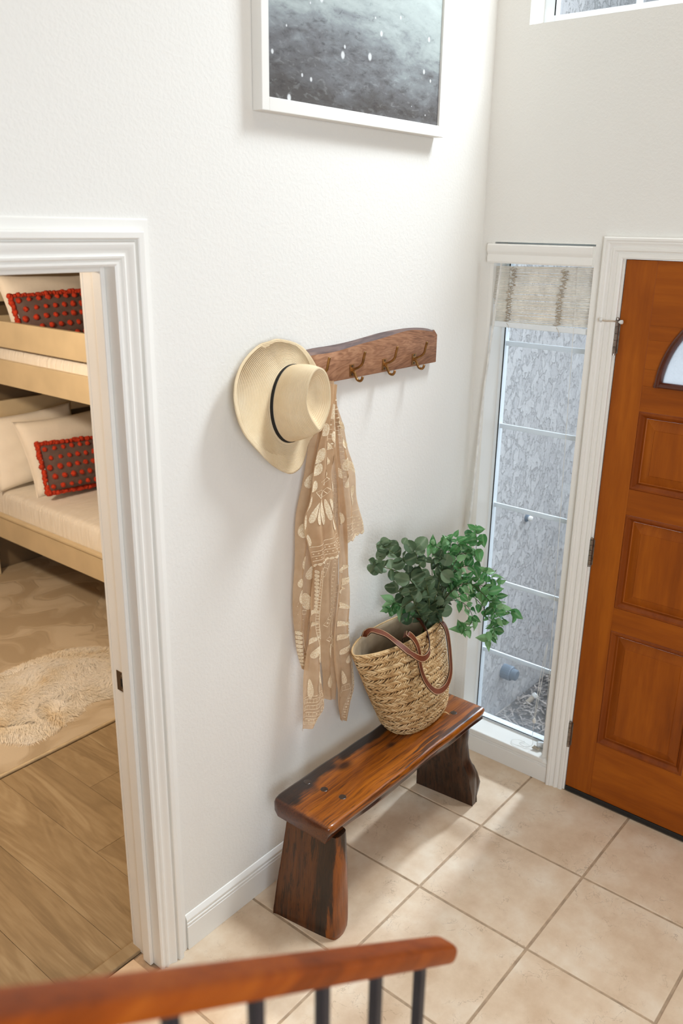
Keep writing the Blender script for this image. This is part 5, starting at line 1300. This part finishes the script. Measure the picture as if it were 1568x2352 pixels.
def pillow_vf(w, h, th, n=20, sag=0.0):
    """soft cushion: x width, z height, y thickness, centred"""
    fr_, bk_ = [], []
    for i in range(n+1):
        r1, r2 = [], []
        for j in range(n+1):
            u, v = -1+2*i/n, -1+2*j/n
            prof = ((1-abs(u)**2.6)*(1-abs(v)**2.6))**0.55 if abs(u) < 1 and abs(v) < 1 else 0
            k = 1-0.07*(1-abs(v)**2) if abs(u) == 1 else 1
            px_ = u*w/2*(1-0.06*(1-v*v)*abs(u)**6+0.015*(abs(v)**8)); pz_ = v*h/2*(1-0.08*(1-u*u)*abs(v)**6+0.02*abs(u)**8)
            wr = 0.004*math.sin(u*5+v*7)+0.003*math.sin(v*13-u*4)
            r1.append((px_, -th/2*prof+wr*prof, pz_)); r2.append((px_, th/2*prof, pz_))
        fr_.append(r1); bk_.append(r2)
    a = grid(fr_); b2 = grid(bk_); m = MB(); m.add(a); m.add((b2[0], [tuple(reversed(f)) for f in b2[1]]))
    bm = bmesh.new(); vs = [bm.verts.new(p) for p in m.v]
    for f in m.f: bm.faces.new([vs[i] for i in f])
    bmesh.ops.remove_doubles(bm, verts=bm.verts, dist=1e-5); bm.verts.index_update()
    r = ([p.co.copy() for p in bm.verts], [tuple(q.index for q in fc.verts) for fc in bm.faces]); bm.free(); return r
def place(vf, loc, rx, ry=0, rz=0):
    m = Matrix.Translation(loc) @ Matrix.Rotation(rz, 4, 'Z') @ Matrix.Rotation(ry, 4, 'Y') @ Matrix.Rotation(rx, 4, 'X')
    return [m @ Vector(p) for p in vf[0]], vf[1]
def white_pillow(loc, rx, ry, rz, w, h, th, label):
    t = thing('pillow', loc, label, 'pillow', 'white bed pillows')
    obj('pillow_case', place(pillow_vf(w, h, th), loc, rx, ry, rz), 'pillow_white', t, smooth=True)
    n = 40; rim_ = []
    for k in range(n+1):
        u = -1+2*k/n
        rim_.append((-w/2*(1-0.06*(1-u*u)), 0, u*h/2))
    obj('piping', tube(place((rim_, []), loc, rx, ry, rz)[0], 0.0035, 5), 'pillow_white', t)
white_pillow((0.04, 2.80, 0.81), math.radians(-24), 0.0, 0.02, 0.66, 0.46, 0.16, 'large white pillow behind the lower red-spotted cushion')
white_pillow((-0.10, 2.985, 0.83), math.radians(-13), -0.03, 0.0, 0.60, 0.44, 0.11, 'white pillow rearmost on the lower bunk under the headboard slat')
white_pillow((0.02, 2.82, 1.66), math.radians(-26), 0.03, 0.05, 0.66, 0.40, 0.16, 'white pillow on the upper bunk')
def spotted(loc, rx, ry, rz, w, h, label):
    t = thing('throw_cushion', loc, label, 'cushion', 'red-spotted brown cushions')
    th = 0.13
    obj('cushion_cover', place(pillow_vf(w, h, th), loc, rx, ry, rz), 'cushion_brown', t, smooth=True)
    cr = random.Random(int(w*1000+loc[2]*100))
    for i in range(9):
        for j in range(5):
            u = -0.86+1.72*(i+(0.25 if j % 2 else -0.25)*0.6)/8; v = -0.76+1.52*j/4
            if abs(u) > 0.93: continue
            prof = ((1-abs(u)**2.6)*(1-abs(v)**2.6))**0.55
            c = Vector((u*w/2, -th/2*prof-0.002, v*h/2)); r = 0.0165*cr.uniform(0.85, 1.15)
            blob = []
            for a_ in range(5):
                la = -PI/2+PI*a_/4
                blob.append([c+Vector((r*math.cos(la)*math.cos(2*PI*q/8)*(1+0.15*cr.uniform(-1, 1)), r*0.8*math.sin(la), r*math.cos(la)*math.sin(2*PI*q/8)*(1+0.15*cr.uniform(-1, 1)))) for q in range(8)])
            obj('pompom', place(grid(blob, close_u=True, cap0=True, cap1=True), loc, rx, ry, rz), 'pompom_red', t, smooth=True)
    pts = []
    for k in range(46):
        s = k/45
        pts += [(-w/2+w*s, 0, h/2), (-w/2+w*s, 0, -h/2)]
    for k in range(28):
        s = k/27
        pts += [(-w/2, 0, -h/2+h*s), (w/2, 0, -h/2+h*s)]
    mb = MB()
    for (x, y, z) in pts:
        c = Vector((x, cr.uniform(-.004, .004), z))+Vector((cr.uniform(-.004, .004), 0, cr.uniform(-.004, .004))); r = 0.016*cr.uniform(0.7, 1.25)
        mb.add(grid([[c+Vector((r*math.cos(la)*math.cos(2*PI*q/6), r*0.8*math.sin(la), r*math.cos(la)*math.sin(2*PI*q/6))) for q in range(6)] for la in (-1.4, -0.5, 0.5, 1.4)], close_u=True, cap0=True, cap1=True))
    for sx in (-1, 1):
        for sz in (-1, 1):
            for q in range(6):
                c = Vector((sx*w/2+cr.uniform(-.012, .012), cr.uniform(-.008, .008), sz*h/2+cr.uniform(-.012, .012))); r = 0.014
                mb.add(grid([[c+Vector((r*math.cos(la)*math.cos(2*PI*q2/6), r*math.sin(la), r*math.cos(la)*math.sin(2*PI*q2/6))) for q2 in range(6)] for la in (-1.4, -0.5, 0.5, 1.4)], close_u=True, cap0=True, cap1=True))
    obj('tufted_edge', place(mb.vf, loc, rx, ry, rz), 'pompom_red', t, smooth=True, kind='stuff', label='orange-red tufted border')
spotted((-0.035, 2.62, 0.772), math.radians(-20), 0.06, 0.0, 0.50, 0.285, 'brown cushion with red pompoms on the lower bunk')
spotted((-0.06, 2.66, 1.622), math.radians(-22), -0.02, 0.0, 0.52, 0.275, 'brown cushion with red pompoms on the upper bunk')

# rug and sheepskin
rg = thing('area_rug', (-1.0, 2.1, 0), 'pale beige carved-pile area rug on the bedroom floor', 'rug')
obj('rug_pile', bbox(-3.0, 0.72, 1.228, 3.225, 0.0005, 0.013, 0.004), 'rug', rg, origin=(-1.0, 2.1, 0))
obj('rug_border', tube([(-3.0, 1.222, 0.008), (-1.4, 1.221, 0.008), (0.72, 1.222, 0.008)], 0.0075, 8), 'rug_binding', rg, smooth=True)
shp = [(-1.55, 1.62), (-1.40, 1.50), (-1.30, 1.42), (-1.24, 1.335), (-1.17, 1.325), (-1.06, 1.345), (-0.95, 1.385), (-0.88, 1.415), (-0.78, 1.375), (-0.66, 1.36), (-0.52, 1.42), (-0.46, 1.60), (-0.50, 1.80), (-0.62, 1.93), (-0.80, 1.97), (-1.00, 1.96), (-1.2, 2.0), (-1.42, 1.95), (-1.56, 1.80)]
so = catmull([Vector((x, y, 0)) for x, y in shp], 5, True)
ctr = Vector((-1.0, 1.66, 0)); skn = thing('sheepskin', (-1.0, 1.66, 0.013), 'fluffy white sheepskin lying on the beige rug', 'sheepskin rug')
rows = []
for k in range(10):
    s = 1-k/9.5; hgt = 0.006+0.034*(1-s**4); row = []
    for p in so:
        q = ctr+(p-ctr)*s; row.append(Vector((q.x, q.y, max(0.0135, hgt+(0.008*mnoise.noise(Vector((q.x*6, q.y*6, 0))) if k else 0)))))
    rows.append(row)
obj('hide', grid(rows, close_u=True, cap1=True), 'fur_white', skn, smooth=True)
rf = random.Random(41); mb = MB(); cnt = 0
def inside(x, y):
    c = False; j = len(so)-1
    for i in range(len(so)):
        a, b2 = so[i], so[j]
        if (a.y > y) != (b2.y > y) and x < (b2.x-a.x)*(y-a.y)/(b2.y-a.y)+a.x: c = not c
        j = i
    return c
RIM = sorted((math.atan2(p.y-ctr.y, p.x-ctr.x), (p-ctr).length) for p in so)
def hide_z(x, y):
    a = math.atan2(y-ctr.y, x-ctr.x); r = math.hypot(x-ctr.x, y-ctr.y); R = min(RIM, key=lambda q: abs(q[0]-a))[1]; q = min(1.0, r/R)
    return 0.010+0.034*(1-q**4)+0.008*mnoise.noise(Vector((x*6, y*6, 0)))
while cnt < 19000:
    x, y = rf.uniform(-1.56, -0.45), rf.uniform(1.31, 2.0)
    if not inside(x, y): continue
    cnt += 1
    fl_ = mnoise.noise(Vector((x*3.5, y*3.5, 3.0)))*PI*1.8-1.2+rf.uniform(-.35, .35); Ln = rf.uniform(0.03, 0.07); w = 0.0013
    d = Vector((math.cos(fl_), math.sin(fl_), 0)); s_ = Vector((-d.y, d.x, 0))
    b0 = Vector((x, y, hide_z(x, y))); m1 = b0+d*Ln*0.45+Vector((0, 0, 0.010)); tp_ = b0+d*Ln+Vector((0, 0, 0.007*rf.random()))
    if b0.z < 0.034:
        out_ = Vector((x-ctr.x, y-ctr.y, 0)).normalized(); d = (d*0.5+out_).normalized(); s_ = Vector((-d.y, d.x, 0)); Ln *= 0.6; m1 = b0+d*Ln*0.45+Vector((0, 0, 0.008)); tp_ = b0+d*Ln+Vector((0, 0, -0.004)); tp_.z = max(tp_.z, 0.014)
    n0 = len(mb.v); mb.v += [b0-s_*w, b0+s_*w, m1-s_*w*0.9, m1+s_*w*0.9, tp_]; mb.f += [(n0, n0+1, n0+3, n0+2), (n0+2, n0+3, n0+4)]
obj('fur', mb.vf, 'fur_white', skn, smooth=True, kind='stuff')
